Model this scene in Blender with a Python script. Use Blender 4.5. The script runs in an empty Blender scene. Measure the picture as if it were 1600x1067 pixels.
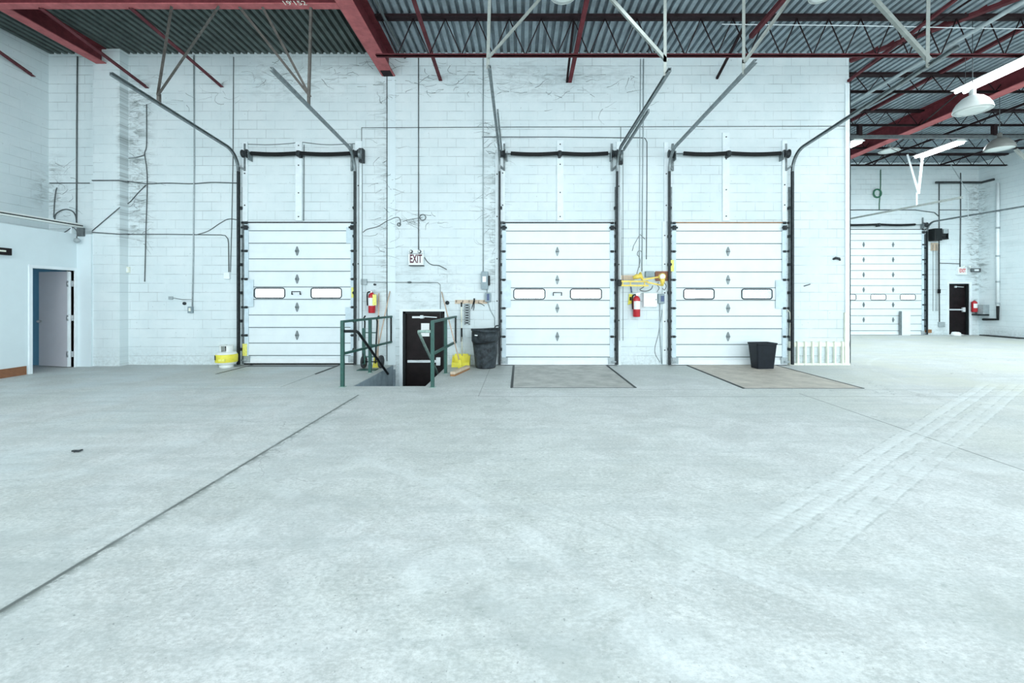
import bpy, bmesh, math, random
from mathutils import Vector, Matrix
random.seed(7)
PI = math.pi
sc = bpy.context.scene
COL = sc.collection

# ---------------------------------------------------------------- camera
cam_d = bpy.data.cameras.new('camera')
cam = bpy.data.objects.new('camera', cam_d); COL.objects.link(cam)
cam.location = (0, 0, 1.483)
cam.rotation_euler = (PI/2, 0, 0)
cam_d.sensor_width = 36; cam_d.lens = 690/1600*36
cam_d.shift_x = -0.0075; cam_d.shift_y = -0.0428
cam_d.clip_end = 200
sc.camera = cam
# ---------------------------------------------------------------- light, world, exposure
w = bpy.data.worlds.new('world'); sc.world = w; w.use_nodes = True
wn = w.node_tree
wb = wn.nodes['Background']
wb.inputs[0].default_value = (0.86, 0.965, 1.0, 1)
wb.inputs[1].default_value = 4.6
vs = sc.view_settings
vs.view_transform = 'Standard'; vs.look = 'None'; vs.gamma = 1; vs.use_curve_mapping = False
vs.exposure = -0.02

def area(name, loc, size, sy, power, rot=(0, 0, 0), col=(0.86, 0.97, 1.0)):
    l = bpy.data.lights.new(name, 'AREA'); l.shape = 'RECTANGLE'; l.size = size; l.size_y = sy
    l.energy = power; l.color = col
    o = bpy.data.objects.new(name, l); COL.objects.link(o); o.location = loc; o.rotation_euler = rot
    return o
# rows of eight foot ceiling tubes through the whole building
for lx in (-6.2, 1.7, 9.65):
    for ly, pw in ((-5.5, 130), (-1.5, 90), (2.4, 90), (4.7, 60)):
        area('ceiling_tube_light', (lx, ly, 5.9), 0.3, 2.4, pw, (0, 0, 0))
for lx, ly in ((9.65, 8.4), (9.7, 13.2), (12.75, 13.4), (15.2, 9.5), (15.6, 13.2), (12.6, 9.0)):
    area('ceiling_tube_light', (lx, ly, 5.85), 0.25, 1.8, 125)

# ---------------------------------------------------------------- helpers
def tag(o, label=None, cat=None, group=None, kind=None):
    if label: o['label'] = label
    if cat: o['category'] = cat
    if group: o['group'] = group
    if kind: o['kind'] = kind
    return o

def woff(o):
    v = Vector((0, 0, 0))
    while o is not None:
        v += o.location; o = o.parent
    return v

def thing(name, loc, label, cat, group=None, kind=None):
    o = bpy.data.objects.new(name, None); COL.objects.link(o); o.location = loc
    o.empty_display_size = 0.1
    return tag(o, label, cat, group, kind)

class MB:
    """collects shapes given in world coordinates"""
    def __init__(s): s.bm = bmesh.new()
    def box(s, x0, y0, z0, x1, y1, z1, bev=0):
        x0, x1 = min(x0, x1), max(x0, x1); y0, y1 = min(y0, y1), max(y0, y1); z0, z1 = min(z0, z1), max(z0, z1)
        v = [s.bm.verts.new(p) for p in ((x0,y0,z0),(x1,y0,z0),(x1,y1,z0),(x0,y1,z0),(x0,y0,z1),(x1,y0,z1),(x1,y1,z1),(x0,y1,z1))]
        fs = [s.bm.faces.new([v[i] for i in f]) for f in ((0,3,2,1),(4,5,6,7),(0,1,5,4),(1,2,6,5),(2,3,7,6),(3,0,4,7))]
        if bev:
            es = list({e for f in fs for e in f.edges})
            bmesh.ops.bevel(s.bm, geom=es, offset=bev, segments=2, affect='EDGES', profile=0.5)
        return s
    def bar(s, p0, p1, wd, ht, up=(0, 0, 1)):
        p0 = Vector(p0); p1 = Vector(p1); d = (p1-p0).normalized(); up = Vector(up)
        if abs(d.dot(up)) > .98: up = Vector((0, 1, 0))
        a = d.cross(up).normalized(); b = a.cross(d).normalized()
        a *= wd/2; b *= ht/2
        r = [[s.bm.verts.new(p+sx*a+sy*b) for sx, sy in ((-1,-1),(1,-1),(1,1),(-1,1))] for p in (p0, p1)]
        s.bm.faces.new(r[0][::-1]); s.bm.faces.new(r[1])
        for i in range(4): s.bm.faces.new((r[0][i], r[0][(i+1)%4], r[1][(i+1)%4], r[1][i]))
        return s
    def angle(s, p0, p1, wd, t=0.006, up=(0, 0, 1), flip=1):
        """L section bar"""
        p0 = Vector(p0); p1 = Vector(p1); d = (p1-p0).normalized(); up = Vector(up)
        if abs(d.dot(up)) > .98: up = Vector((0, 1, 0))
        a = d.cross(up).normalized()*flip; b = a.cross(d).normalized()*flip
        pr = [(0,0),(wd,0),(wd,t),(t,t),(t,wd),(0,wd)]
        r = [[s.bm.verts.new(p+a*u+b*v) for u, v in pr] for p in (p0, p1)]
        s.bm.faces.new(r[0][::-1]); s.bm.faces.new(r[1])
        for i in range(6): s.bm.faces.new((r[0][i], r[0][(i+1)%6], r[1][(i+1)%6], r[1][i]))
        return s
    def tube(s, pts, r, n=8, prof=None, up=None, smooth=True, close=False):
        pts = [Vector(p) for p in pts]; rs = r if isinstance(r, (list, tuple)) else [r]*len(pts)
        rings = []; nrm = None
        for i, p in enumerate(pts):
            if i == 0: d = pts[1]-p
            elif i == len(pts)-1: d = p-pts[i-1]
            else: d = (pts[i+1]-p).normalized()+(p-pts[i-1]).normalized()
            if d.length < 1e-9: d = Vector((0,0,1))
            d.normalize()
            if nrm is None:
                u = Vector(up) if up else (Vector((0,0,1)) if abs(d.z) < .9 else Vector((0,1,0)))
                nrm = (u-d*u.dot(d)).normalized()
            else:
                nrm = (nrm-d*nrm.dot(d)).normalized()
            b = d.cross(nrm)
            if prof: ring = [s.bm.verts.new(p+nrm*v+b*u) for u, v in prof]
            else: ring = [s.bm.verts.new(p+(nrm*math.cos(2*PI*k/n)+b*math.sin(2*PI*k/n))*rs[i]) for k in range(n)]
            rings.append(ring)
        m = len(rings[0])
        for a, b in zip(rings, rings[1:]):
            for k in range(m):
                f = s.bm.faces.new((a[k], a[(k+1)%m], b[(k+1)%m], b[k])); f.smooth = smooth and not prof
        if close:
            a, b = rings[-1], rings[0]
            for k in range(m):
                f = s.bm.faces.new((a[k], a[(k+1)%m], b[(k+1)%m], b[k])); f.smooth = smooth
        else:
            s.bm.faces.new(rings[0][::-1]); s.bm.faces.new(rings[-1])
        return s
    def cyl(s, p0, p1, r0, r1=None, n=16):
        return s.tube([p0, p1], [r0, r0 if r1 is None else r1], n)
    def lathe(s, c, prof, n=28, ax='z', sy=1.0):
        c = Vector(c); rings = []
        for r, h in prof:
            ring = []
            for k in range(n):
                a = 2*PI*k/n; u, v = r*math.cos(a), r*math.sin(a)*sy
                q = {'z': (u, v, h), 'y': (u, h, v), 'x': (h, u, v)}[ax]
                ring.append(s.bm.verts.new(c+Vector(q)))
            rings.append(ring)
        for a, b in zip(rings, rings[1:]):
            for k in range(n):
                f = s.bm.faces.new((a[k], a[(k+1)%n], b[(k+1)%n], b[k])); f.smooth = True
        if prof[0][0] > 1e-5: s.bm.faces.new(rings[0][::-1])
        if prof[-1][0] > 1e-5: s.bm.faces.new(rings[-1])
        return s
    def prism(s, poly, axis, a, b):
        """poly of (u,v); axis x: (y,z), axis y: (x,z), axis z: (x,y)"""
        f = {'x': lambda u, v, t: (t, u, v), 'y': lambda u, v, t: (u, t, v), 'z': lambda u, v, t: (u, v, t)}[axis]
        r = [[s.bm.verts.new(f(u, v, t)) for u, v in poly] for t in (a, b)]
        n = len(poly)
        s.bm.faces.new(r[0][::-1]); s.bm.faces.new(r[1])
        for i in range(n): s.bm.faces.new((r[0][i], r[0][(i+1)%n], r[1][(i+1)%n], r[1][i]))
        return s
    def build(s, name, mat, parent=None, loc=None, bevel=0):
        bmesh.ops.recalc_face_normals(s.bm, faces=s.bm.faces)
        me = bpy.data.meshes.new(name); s.bm.to_mesh(me); s.bm.free()
        if mat: me.materials.append(mat)
        o = bpy.data.objects.new(name, me); COL.objects.link(o)
        if parent is not None:
            o.parent = parent; L = woff(parent)
        elif loc is not None:
            o.location = loc; L = Vector(loc)
        else: L = Vector((0,0,0))
        if L.length > 0: me.transform(Matrix.Translation(-L))
        if bevel:
            md = o.modifiers.new('bevel', 'BEVEL'); md.width = bevel; md.segments = 2; md.limit_method = 'ANGLE'
        return o

def as_mesh(o):
    bpy.context.view_layer.update()
    me = bpy.data.meshes.new_from_object(o.evaluated_get(bpy.context.evaluated_depsgraph_get()))
    n = o.name; old = o; data = o.data
    bpy.data.objects.remove(old); q = bpy.data.objects.new('lettering', me); COL.objects.link(q)
    return q

def copy_tree(o, parent=None, delta=(0, 0, 0)):
    c = o.copy(); COL.objects.link(c); c.parent = parent
    if parent is None: c.location = o.location+Vector(delta)
    for ch in list(o.children): copy_tree(ch, c)
    return c

def smooth_path(pts, k=6):
    """Catmull-Rom through the points"""
    P = [Vector(p) for p in pts]; P = [P[0]*2-P[1]]+P+[P[-1]*2-P[-2]]
    out = []
    for i in range(1, len(P)-2):
        for j in range(k):
            t = j/k
            out.append(0.5*((2*P[i])+(P[i+1]-P[i-1])*t+(2*P[i-1]-5*P[i]+4*P[i+1]-P[i+2])*t*t+(3*P[i]-P[i-1]-3*P[i+1]+P[i+2])*t**3))
    out.append(P[-2]); return out

H = 1.483; WY = 9.75; S = 690/WY
def W(px, py, y=WY):
    """a point on a plane parallel to the dock wall"""
    return Vector(((px-812)*y/690, y, H+(465-py)*y/690))
def G(px, py):
    y = 690*H/(py-465); return Vector(((px-812)*y/690, y, 0))

# ---------------------------------------------------------------- materials
def nodes(name):
    m = bpy.data.materials.new(name); m.use_nodes = True
    nt = m.node_tree; return m, nt, nt.nodes['Principled BSDF']

def simple(name, col, rough=0.6, metal=0.0, var=0.12, scale=9.0, bump=0.0, emit=0, spec=None):
    m, nt, b = nodes(name)
    b.inputs['Roughness'].default_value = rough; b.inputs['Metallic'].default_value = metal
    if spec is not None: b.inputs['Specular IOR Level'].default_value = spec
    if emit:
        b.inputs['Base Color'].default_value = (*col, 1)
        b.inputs['Emission Color'].default_value = (*col, 1); b.inputs['Emission Strength'].default_value = emit
        return m
    tc = nt.nodes.new('ShaderNodeTexCoord'); nz = nt.nodes.new('ShaderNodeTexNoise')
    nz.inputs['Scale'].default_value = scale; nz.inputs['Detail'].default_value = 6; nz.inputs['Roughness'].default_value = .65
    nt.links.new(tc.outputs['Object'], nz.inputs['Vector'])
    rp = nt.nodes.new('ShaderNodeValToRGB')
    rp.color_ramp.elements[0].position = .3; rp.color_ramp.elements[1].position = .7
    rp.color_ramp.elements[0].color = (*[c*(1-var) for c in col], 1)
    rp.color_ramp.elements[1].color = (*[min(1, c*(1+var)) for c in col], 1)
    nt.links.new(nz.outputs['Fac'], rp.inputs['Fac']); nt.links.new(rp.outputs['Color'], b.inputs['Base Color'])
    if bump:
        bp = nt.nodes.new('ShaderNodeBump'); bp.inputs['Strength'].default_value = bump; bp.inputs['Distance'].default_value = .01
        nt.links.new(nz.outputs['Fac'], bp.inputs['Height']); nt.links.new(bp.outputs['Normal'], b.inputs['Normal'])
    return m

class NT:
    """tiny helper for arithmetic in node trees"""
    def __init__(s, nt): s.nt = nt
    def m(s, op, a, b=None, c=None, clamp=False):
        n = s.nt.nodes.new('ShaderNodeMath'); n.operation = op; n.use_clamp = clamp
        for i, v in enumerate((a, b, c)):
            if v is None: continue
            if isinstance(v, (int, float)): n.inputs[i].default_value = v
            else: s.nt.links.new(v, n.inputs[i])
        return n.outputs[0]
    def mix(s, f, a, b, mode='MIX'):
        n = s.nt.nodes.new('ShaderNodeMix'); n.data_type = 'RGBA'; n.blend_type = mode
        for i, v in ((0, f), (6, a), (7, b)):
            if isinstance(v, (int, float)): n.inputs[i].default_value = v
            elif isinstance(v, tuple): n.inputs[i].default_value = (*v, 1)
            else: s.nt.links.new(v, n.inputs[i])
        return n.outputs[2]
    def noise(s, vec, scale, detail=5, rough=.6, dist=0):
        n = s.nt.nodes.new('ShaderNodeTexNoise'); s.nt.links.new(vec, n.inputs['Vector'])
        n.inputs['Scale'].default_value = scale; n.inputs['Detail'].default_value = detail
        n.inputs['Roughness'].default_value = rough; n.inputs['Distortion'].default_value = dist
        return n.outputs['Fac']
    def comb(s, x, y, z=0.0):
        n = s.nt.nodes.new('ShaderNodeCombineXYZ')
        for i, v in enumerate((x, y, z)):
            if isinstance(v, (int, float)): n.inputs[i].default_value = v
            else: s.nt.links.new(v, n.inputs[i])
        return n.outputs[0]
    def pos(s):
        g = s.nt.nodes.new('ShaderNodeNewGeometry'); sp = s.nt.nodes.new('ShaderNodeSeparateXYZ')
        s.nt.links.new(g.outputs['Position'], sp.inputs[0]); return g.outputs['Position'], sp.outputs
    def ramp(s, v, lo, hi, a=0.0, b=1.0):
        n = s.nt.nodes.new('ShaderNodeMapRange'); n.clamp = True
        s.nt.links.new(v, n.inputs[0])
        for i, q in enumerate((lo, hi, a, b)): n.inputs[i+1].default_value = q
        return n.outputs[0]

def block_wall(name, col, axis='x', streaks=(), mortar=.66, rough=.75, bedamt=.5):
    m, nt, b = nodes(name); N = NT(nt); P, xyz = N.pos()
    u = xyz[0] if axis == 'x' else xyz[1]
    uv = N.comb(u, xyz[2])
    br = nt.nodes.new('ShaderNodeTexBrick'); nt.links.new(uv, br.inputs['Vector'])
    br.offset = .5; br.inputs['Scale'].default_value = 1
    br.inputs['Brick Width'].default_value = .4; br.inputs['Row Height'].default_value = .2
    br.inputs['Mortar Size'].default_value = .0055; br.inputs['Mortar Smooth'].default_value = .3
    br.inputs['Color1'].default_value = (1, 1, 1, 1); br.inputs['Color2'].default_value = (.965, .965, .965, 1)
    br.inputs['Mortar'].default_value = (mortar, mortar, mortar, 1)
    patch = N.ramp(N.noise(uv, 1.1, 4), .34, .56)           # thick paint hides the joints in patches
    bc = N.mix(N.m('MULTIPLY', patch, .95), br.outputs['Color'], (1., 1., 1.))
    # bed joints run darker than the head joints
    fr = N.m('FRACT', N.m('DIVIDE', xyz[2], .2))
    d = N.m('MINIMUM', fr, N.m('SUBTRACT', 1, fr))
    bed = N.m('MULTIPLY', N.ramp(d, .0, .045, 1, 0), N.ramp(N.noise(N.comb(N.m('MULTIPLY', u, 1.0), xyz[2]), 1.9, 3), .42, .6))
    bc = N.mix(N.m('MULTIPLY', bed, bedamt), bc, (.12, .16, .17))
    n1 = N.noise(uv, .9, 8, .7); n2 = N.noise(uv, 14, 6, .7)
    tint = N.mix(N.ramp(n1, .35, .7), (1, 1, 1), (.86, .90, .91))
    c = N.mix(1.0, bc, tint, 'MULTIPLY')
    c = N.mix(1.0, c, (*col,), 'MULTIPLY')
    # specks and scuffs
    sp = N.ramp(N.noise(uv, 23, 3, .5), .70, .74)
    c = N.mix(N.m('MULTIPLY', sp, .55), c, (.22, .26, .26))
    # soot and grime rising from the base
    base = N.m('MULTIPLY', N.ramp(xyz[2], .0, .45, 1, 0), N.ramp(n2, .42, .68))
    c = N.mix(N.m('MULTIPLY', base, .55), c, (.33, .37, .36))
    for sx, wd, z0, z1, amt in streaks:
        dx = N.m('ABSOLUTE', N.m('SUBTRACT', u, sx))
        prox = N.ramp(dx, 0, wd, 1, 0)
        zz = N.m('MULTIPLY', N.ramp(xyz[2], z0, z0+.5), N.ramp(xyz[2], z1-.5, z1, 1, 0))
        wisps = N.ramp(N.noise(N.comb(N.m('MULTIPLY', u, 2.2), N.m('MULTIPLY', xyz[2], 6.5)), 1.0, 7, .75, 1.2), .46, .66)
        c = N.mix(N.m('MULTIPLY', N.m('MULTIPLY', N.m('MULTIPLY', prox, zz), wisps), amt), c, (.10, .13, .13))
    nt.links.new(c, b.inputs['Base Color']); b.inputs['Roughness'].default_value = rough
    bp = nt.nodes.new('ShaderNodeBump'); bp.inputs['Strength'].default_value = .5; bp.inputs['Distance'].default_value = .006
    hh = N.m('ADD', N.m('MULTIPLY', br.outputs['Fac'], -.8), N.m('MULTIPLY', n2, .5))
    nt.links.new(hh, bp.inputs['Height']); nt.links.new(bp.outputs['Normal'], b.inputs['Normal'])
    return m

def concrete_floor():
    m, nt, b = nodes('concrete floor'); N = NT(nt); P, xyz = N.pos(); x, y = xyz[0], xyz[1]
    big = N.noise(P, .35, 5, .6, .6); mid = N.noise(P, 1.7, 8, .72, .8); fine = N.noise(P, 14, 8, .75)
    c = N.mix(N.ramp(mid, .38, .60), (.50, .515, .505), (.655, .675, .67))
    c = N.mix(N.m('MULTIPLY', N.ramp(big, .42, .66), .55), c, (.50, .545, .50))
    c = N.mix(N.m('MULTIPLY', N.ramp(fine, .45, .66), .38), c, (.35, .385, .38))
    g1_ = N.noise(N.comb(N.m('MULTIPLY', x, 34), N.m('MULTIPLY', y, 52)), 1.0, 5, .8)
    c = N.mix(N.m('MULTIPLY', N.ramp(g1_, .50, .64), .5), c, (.33, .36, .355))
    c = N.mix(N.m('MULTIPLY', N.ramp(g1_, .50, .38), .38), c, (.80, .83, .83))
    fl = N.noise(N.comb(N.m('MULTIPLY', x, 5.5), N.m('MULTIPLY', y, 13)), 1.0, 6, .7, .4)
    c = N.mix(N.m('MULTIPLY', N.m('MULTIPLY', N.ramp(fl, .60, .66), N.ramp(big, .4, .55)), .7), c, (.30, .335, .32))
    gp = N.m('MULTIPLY', N.ramp(N.noise(P, .8, 6, .7), .50, .60), N.ramp(y, 1.6, 4.2, 1, .25))
    c = N.mix(N.m('MULTIPLY', gp, .5), c, (.34, .37, .355))
    grime = N.m('MULTIPLY', N.ramp(y, 7.0, 9.2), N.ramp(x, 7.5, 9, 1, .3))
    c = N.mix(N.m('MULTIPLY', grime, .35), c, (.36, .385, .37))
    # bluish patches on the left, ochre tint to the right
    c = N.mix(N.m('MULTIPLY', N.m('MULTIPLY', N.ramp(x, -4.5, -1, 1, 0), N.ramp(N.noise(P, .9, 4), .45, .65)), .35), c, (.60, .70, .74))
    c = N.mix(N.m('MULTIPLY', N.m('MULTIPLY', N.ramp(x, 3, 8), N.ramp(N.noise(P, .7, 5), .42, .62)), .5), c, (.56, .56, .46))
    # darker slanting streaks, stronger towards the camera
    sc1 = N.noise(N.comb(N.m('MULTIPLY', N.m('ADD', x, y), 3.2), N.m('MULTIPLY', N.m('SUBTRACT', x, y), .9)), 1.2, 9, .75, .5)
    c = N.mix(N.m('MULTIPLY', N.m('MULTIPLY', N.ramp(sc1, .45, .72), N.ramp(y, 1.8, 5.0, 1, 0)), .45), c, (.33, .37, .37))
    # streaky sweep marks across the bay
    sw = N.noise(N.comb(N.m('MULTIPLY', x, .5), N.m('MULTIPLY', y, 5)), 1.0, 7, .7, .3)
    c = N.mix(N.m('MULTIPLY', N.ramp(sw, .48, .66), .38), c, (.37, .41, .41))
    # pitted specks
    c = N.mix(N.m('MULTIPLY', N.ramp(N.noise(P, 42, 2, .5), .69, .73), .55), c, (.16, .18, .18))
    wob = N.m('MULTIPLY', N.m('SUBTRACT', N.noise(P, 2.2, 4), .5), .035)
    # sawn joints
    def joint(coord, at, w, lo=None, hi=None, other=None, amt=.85):
        nonlocal c
        d = N.m('ABSOLUTE', N.m('ADD', N.m('SUBTRACT', coord, at), N.m('MULTIPLY', wob, .25)))
        f = N.ramp(d, w*.4, w, 1, 0)
        if lo is not None: f = N.m('MULTIPLY', f, N.m('MULTIPLY', N.ramp(other, lo, lo+.02), N.ramp(other, hi-.02, hi, 1, 0)))
        c = N.mix(N.m('MULTIPLY', f, amt), c, (.085, .10, .095))
    joint(x, -2.457, .019, -7, 6.75, y, .9)
    # crumbled edge of the left joint
    dj = N.m('ABSOLUTE', N.m('SUBTRACT', x, -2.44))
    cr = N.m('MULTIPLY', N.ramp(dj, .0, .06, 1, 0), N.ramp(N.noise(P, 11, 6, .8), .44, .54))
    c = N.mix(N.m('MULTIPLY', N.m('MULTIPLY', cr, N.ramp(y, 6.4, 6.7, 1, 0)), .75), c, (.13, .15, .14))
    joint(x, 4.33, .011, -7, 6.85, y, .85)
    joint(y, 6.62, .014, -.6, 18, x, .5)
    joint(y, 7.12, .012, -.6, 9, x, .35)
    joint(x, -.62, .008, 6.62, 9.7, y, .5)
    # hairline cracks
    vo = nt.nodes.new('ShaderNodeTexVoronoi'); vo.feature = 'DISTANCE_TO_EDGE'; vo.inputs['Scale'].default_value = .42
    wv = nt.nodes.new('ShaderNodeVectorMath'); wv.operation = 'ADD'
    nz = nt.nodes.new('ShaderNodeTexNoise'); nz.inputs['Scale'].default_value = 1.6; nz.inputs['Detail'].default_value = 5
    nt.links.new(P, nz.inputs['Vector']); nt.links.new(P, wv.inputs[0])
    sv = nt.nodes.new('ShaderNodeVectorMath'); sv.operation = 'SCALE'; sv.inputs['Scale'].default_value = .9
    nt.links.new(nz.outputs['Color'], sv.inputs[0]); nt.links.new(sv.outputs[0], wv.inputs[1]); nt.links.new(wv.outputs[0], vo.inputs['Vector'])
    ck = N.m('MULTIPLY', N.ramp(vo.outputs['Distance'], .0, .004, 1, 0), N.ramp(N.noise(P, .6, 2), .5, .6))
    c = N.mix(N.m('MULTIPLY', ck, .6), c, (.2, .22, .22))
    # chalky tyre tracks
    def track(p, q, w, treads=9, amt=.6, fade=(0, 1e3)):
        nonlocal c
        dx, dy = q[0]-p[0], q[1]-p[1]; L = math.hypot(dx, dy); nx, ny = -dy/L, dx/L
        X = N.m('SUBTRACT', x, p[0]); Y = N.m('SUBTRACT', y, p[1])
        dd = N.m('ADD', N.m('ADD', N.m('MULTIPLY', X, nx), N.m('MULTIPLY', Y, ny)), wob)
        al = N.m('ADD', N.m('MULTIPLY', X, dx/L), N.m('MULTIPLY', Y, dy/L))
        f = N.ramp(N.m('ABSOLUTE', dd), w*.42, w*.5, 1, 0)
        ends = N.m('MULTIPLY', N.ramp(al, 0, .8), N.ramp(al, L-.8, L, 1, 0))
        ribs = N.ramp(N.m('SINE', N.m('MULTIPLY', dd, treads*2*PI/w)), -.6, .9)
        lug = N.ramp(N.m('SINE', N.m('ADD', N.m('MULTIPLY', al, 75), N.m('MULTIPLY', dd, 30))), -.6, .3, .45, 1)
        brk = N.ramp(N.noise(P, 3.2, 5, .7), .40, .56)
        f = N.m('MULTIPLY', N.m('MULTIPLY', f, ends), N.m('MULTIPLY', N.m('ADD', N.m('MULTIPLY', brk, .7), .3), lug))
        c = N.mix(N.m('MULTIPLY', N.m('MULTIPLY', f, N.m('ADD', .45, N.m('MULTIPLY', ribs, .55))), amt), c, (.74, .785, .785))
        for k_ in (-1, 0, 1):
            e_ = N.m('ABSOLUTE', N.m('SUBTRACT', dd, k_*w*.45))
            fe = N.m('MULTIPLY', N.m('MULTIPLY', N.ramp(e_, .004, .012, 1, 0), ends), N.ramp(N.noise(P, 5+k_, 6, .8), .47, .56))
            c = N.mix(N.m('MULTIPLY', fe, amt*.9), c, (.27, .30, .29))
    track((1.15, 2.5), (8.3, 7.75), .25, 2, .62)
    track((1.50, 2.45), (8.75, 7.7), .24, 2, .5)
    track((.35, 3.25), (1.95, 1.75), .26, 5, .38)
    track((-.9, 3.9), (1.1, 2.35), .2, 4, .22)
    # big turning arcs
    for cx, cy, r, w_, amt in ((-3.4, .2, 4.3, .16, .5), (-3.4, .2, 3.55, .14, .4), (12.2, 6.4, 5.6, .10, .5), (-2.2, -1.2, 4.1, .5, .35), (4.5, -1.5, 4.6, .16, .4), (4.5, -1.5, 5.4, .3, .3)):
        rr = N.m('SQRT', N.m('ADD', N.m('POWER', N.m('SUBTRACT', x, cx), 2), N.m('POWER', N.m('SUBTRACT', y, cy), 2)))
        dd = N.m('ADD', N.m('SUBTRACT', rr, r), wob)
        f = N.m('MULTIPLY', N.ramp(N.m('ABSOLUTE', dd), w_*.35, w_*.5, 1, 0), N.ramp(mid, .38, .6))
        c = N.mix(N.m('MULTIPLY', f, amt*.42), c, (.70, .75, .76))
    nt.links.new(c, b.inputs['Base Color'])
    nt.links.new(N.ramp(mid, .3, .7, .42, .62), b.inputs['Roughness'])
    b.inputs['Specular IOR Level'].default_value = .22
    bp = nt.nodes.new('ShaderNodeBump'); bp.inputs['Strength'].default_value = .35; bp.inputs['Distance'].default_value = .008
    nt.links.new(N.m('ADD', N.m('MULTIPLY', fine, .5), mid), bp.inputs['Height']); nt.links.new(bp.outputs['Normal'], b.inputs['Normal'])
    return m

CW = (.74, .815, .835)
M = {}
M['wall'] = block_wall('painted block', CW, 'x', streaks=((-8.45, .45, 2.5, 6.6, .9), (-2.95, .3, 1.2, 6.6, .55), (-.55, .35, 1.5, 5.6, .7), (-10.3, .4, 3, 4.8, .7), (-5.0, 1.6, 5.7, 6.9, .6), (0.5, 3.0, 5.75, 6.9, .5), (-2.0, 1.2, .2, 2.6, .35)))
M['wall_far'] = block_wall('painted block of the far room', CW, 'x', streaks=((18.2, .5, 1.5, 6.3, .95),))
M['wall_side'] = block_wall('painted block side', CW, 'y', streaks=((17.5, .4, 1.5, 6.3, .8), (9.6, .3, 3.2, 4.6, .6)), mortar=.8, bedamt=.32)
M['office'] = simple('office drywall', (.70, .80, .835), .6, var=.03, scale=1.5)
M['floor'] = concrete_floor()
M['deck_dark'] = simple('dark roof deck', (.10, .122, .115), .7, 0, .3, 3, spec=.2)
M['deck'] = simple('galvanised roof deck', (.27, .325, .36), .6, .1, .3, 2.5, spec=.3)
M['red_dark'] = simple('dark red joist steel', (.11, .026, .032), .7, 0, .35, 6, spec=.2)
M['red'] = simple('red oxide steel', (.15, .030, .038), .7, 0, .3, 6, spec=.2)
M['red_pale'] = simple('faded red oxide steel', (.44, .125, .13), .7, 0, .25, 5, spec=.2)  # paler red tone for the bottom flanges
M['dark_steel'] = simple('dark brown joist steel', (.022, .012, .014), .7, 0, .3, 8, spec=.15)
M['rail'] = simple('galvanised track', (.20, .235, .245), .42, .5, .3, 12)
M['rail_dark'] = simple('grimy track steel', (.025, .032, .036), .6, .2, .6, 16)
M['zinc'] = simple('bright zinc angle', (.30, .325, .305), .5, .2, .15, 12)
M['rusty_angle'] = simple('dull brown angle iron', (.12, .11, .10), .6, .3, .35, 12)
M['door'] = simple('white ribbed steel door', (.76, .835, .86), .42, 0, .05, 2.2)
M['door_groove'] = simple('door joint line', (.13, .17, .18), .6, 0, .2, 8)  # shade of the pressed rib grooves, put into a colour
M['stile'] = simple('grey blue end stile', (.58, .70, .76), .5, 0, .12, 6)
M['black'] = simple('black rubber', (.006, .007, .008), .7, 0, .3, 10, spec=.2)
M['spring'] = simple('oiled black spring steel', (.005, .006, .007), .55, 0, .3, 60, .8, spec=.3)
M['board'] = simple('white painted plank', (.78, .86, .89), .65, 0, .07, 8)
M['conduit'] = simple('painted conduit', (.38, .44, .46), .5, .2, .15, 12)
M['conduit_dark'] = simple('dusty cable', (.10, .12, .125), .6, 0, .3, 14)
M['white'] = simple('white enamel', (.82, .88, .90), .4, 0, .05, 6)
M['cream'] = simple('cream painted steel', (.80, .82, .72), .5, 0, .08, 6)
M['frame'] = simple('white door frame', (.80, .87, .90), .5, 0, .04, 4)
M['leaf'] = simple('grey lilac door leaf', (.52, .52, .56), .55, 0, .04, 2)
M['brown'] = simple('brown baseboard', (.26, .11, .05), .55, 0, .2, 7)
M['blue'] = simple('blue painted wall', (.10, .27, .40), .6, 0, .08, 2)
M['chrome'] = simple('brushed chrome', (.6, .62, .63), .3, .85, .1, 20)
M['door_dark'] = simple('dark brown exit door', (.010, .006, .007), .5, 0, .6, 4, spec=.2)
M['green'] = simple('green railing paint', (.018, .085, .070), .5, 0, .25, 14)
M['green_pale'] = simple('worn pale green paint', (.30, .42, .38), .5, 0, .3, 14)
M['black_paint'] = simple('black painted steel', (.008, .011, .012), .5, 0, .3, 14, spec=.3)
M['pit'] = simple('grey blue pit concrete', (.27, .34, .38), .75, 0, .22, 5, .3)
M['yellow'] = simple('yellow plastic', (.80, .72, .07), .45, 0, .1, 14)
M['yellow_steel'] = simple('yellow painted steel', (.80, .60, .10), .45, 0, .15, 14)
M['sticker'] = simple('yellow sticker', (.82, .80, .20), .5, 0, .2, 30)
M['wood'] = simple('pale wood', (.62, .50, .38), .6, 0, .15, 14)
M['wood_dark'] = simple('stained wood block', (.34, .17, .07), .6, 0, .3, 14)
M['pole'] = simple('wooden broom pole', (.60, .46, .36), .5, 0, .15, 14)
M['red_paint'] = simple('red extinguisher paint', (.50, .02, .03), .3, 0, .1, 10)
M['paper'] = simple('white paper label', (.85, .88, .88), .6, 0, .06, 50)
M['bin'] = simple('scuffed dark grey plastic', (.036, .045, .052), .6, 0, .8, 9, .4, spec=.3)
M['bin_black'] = simple('black plastic', (.008, .012, .018), .45, 0, .3, 9, spec=.3)
M['box_grey'] = simple('grey electrical enclosure', (.24, .31, .34), .45, .1, .12, 9)
M['blue_plastic'] = simple('navy switch plate', (.04, .08, .20), .4, 0, .1, 9)
M['bar_white'] = simple('aluminium push bar', (.70, .76, .78), .4, .2, .06, 9)
M['maroon'] = simple('dark maroon letters', (.10, .015, .03), .5, 0, .05, 9)
M['red_letter'] = simple('red letters', (.62, .06, .05), .5, 0, .05, 9)
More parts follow.
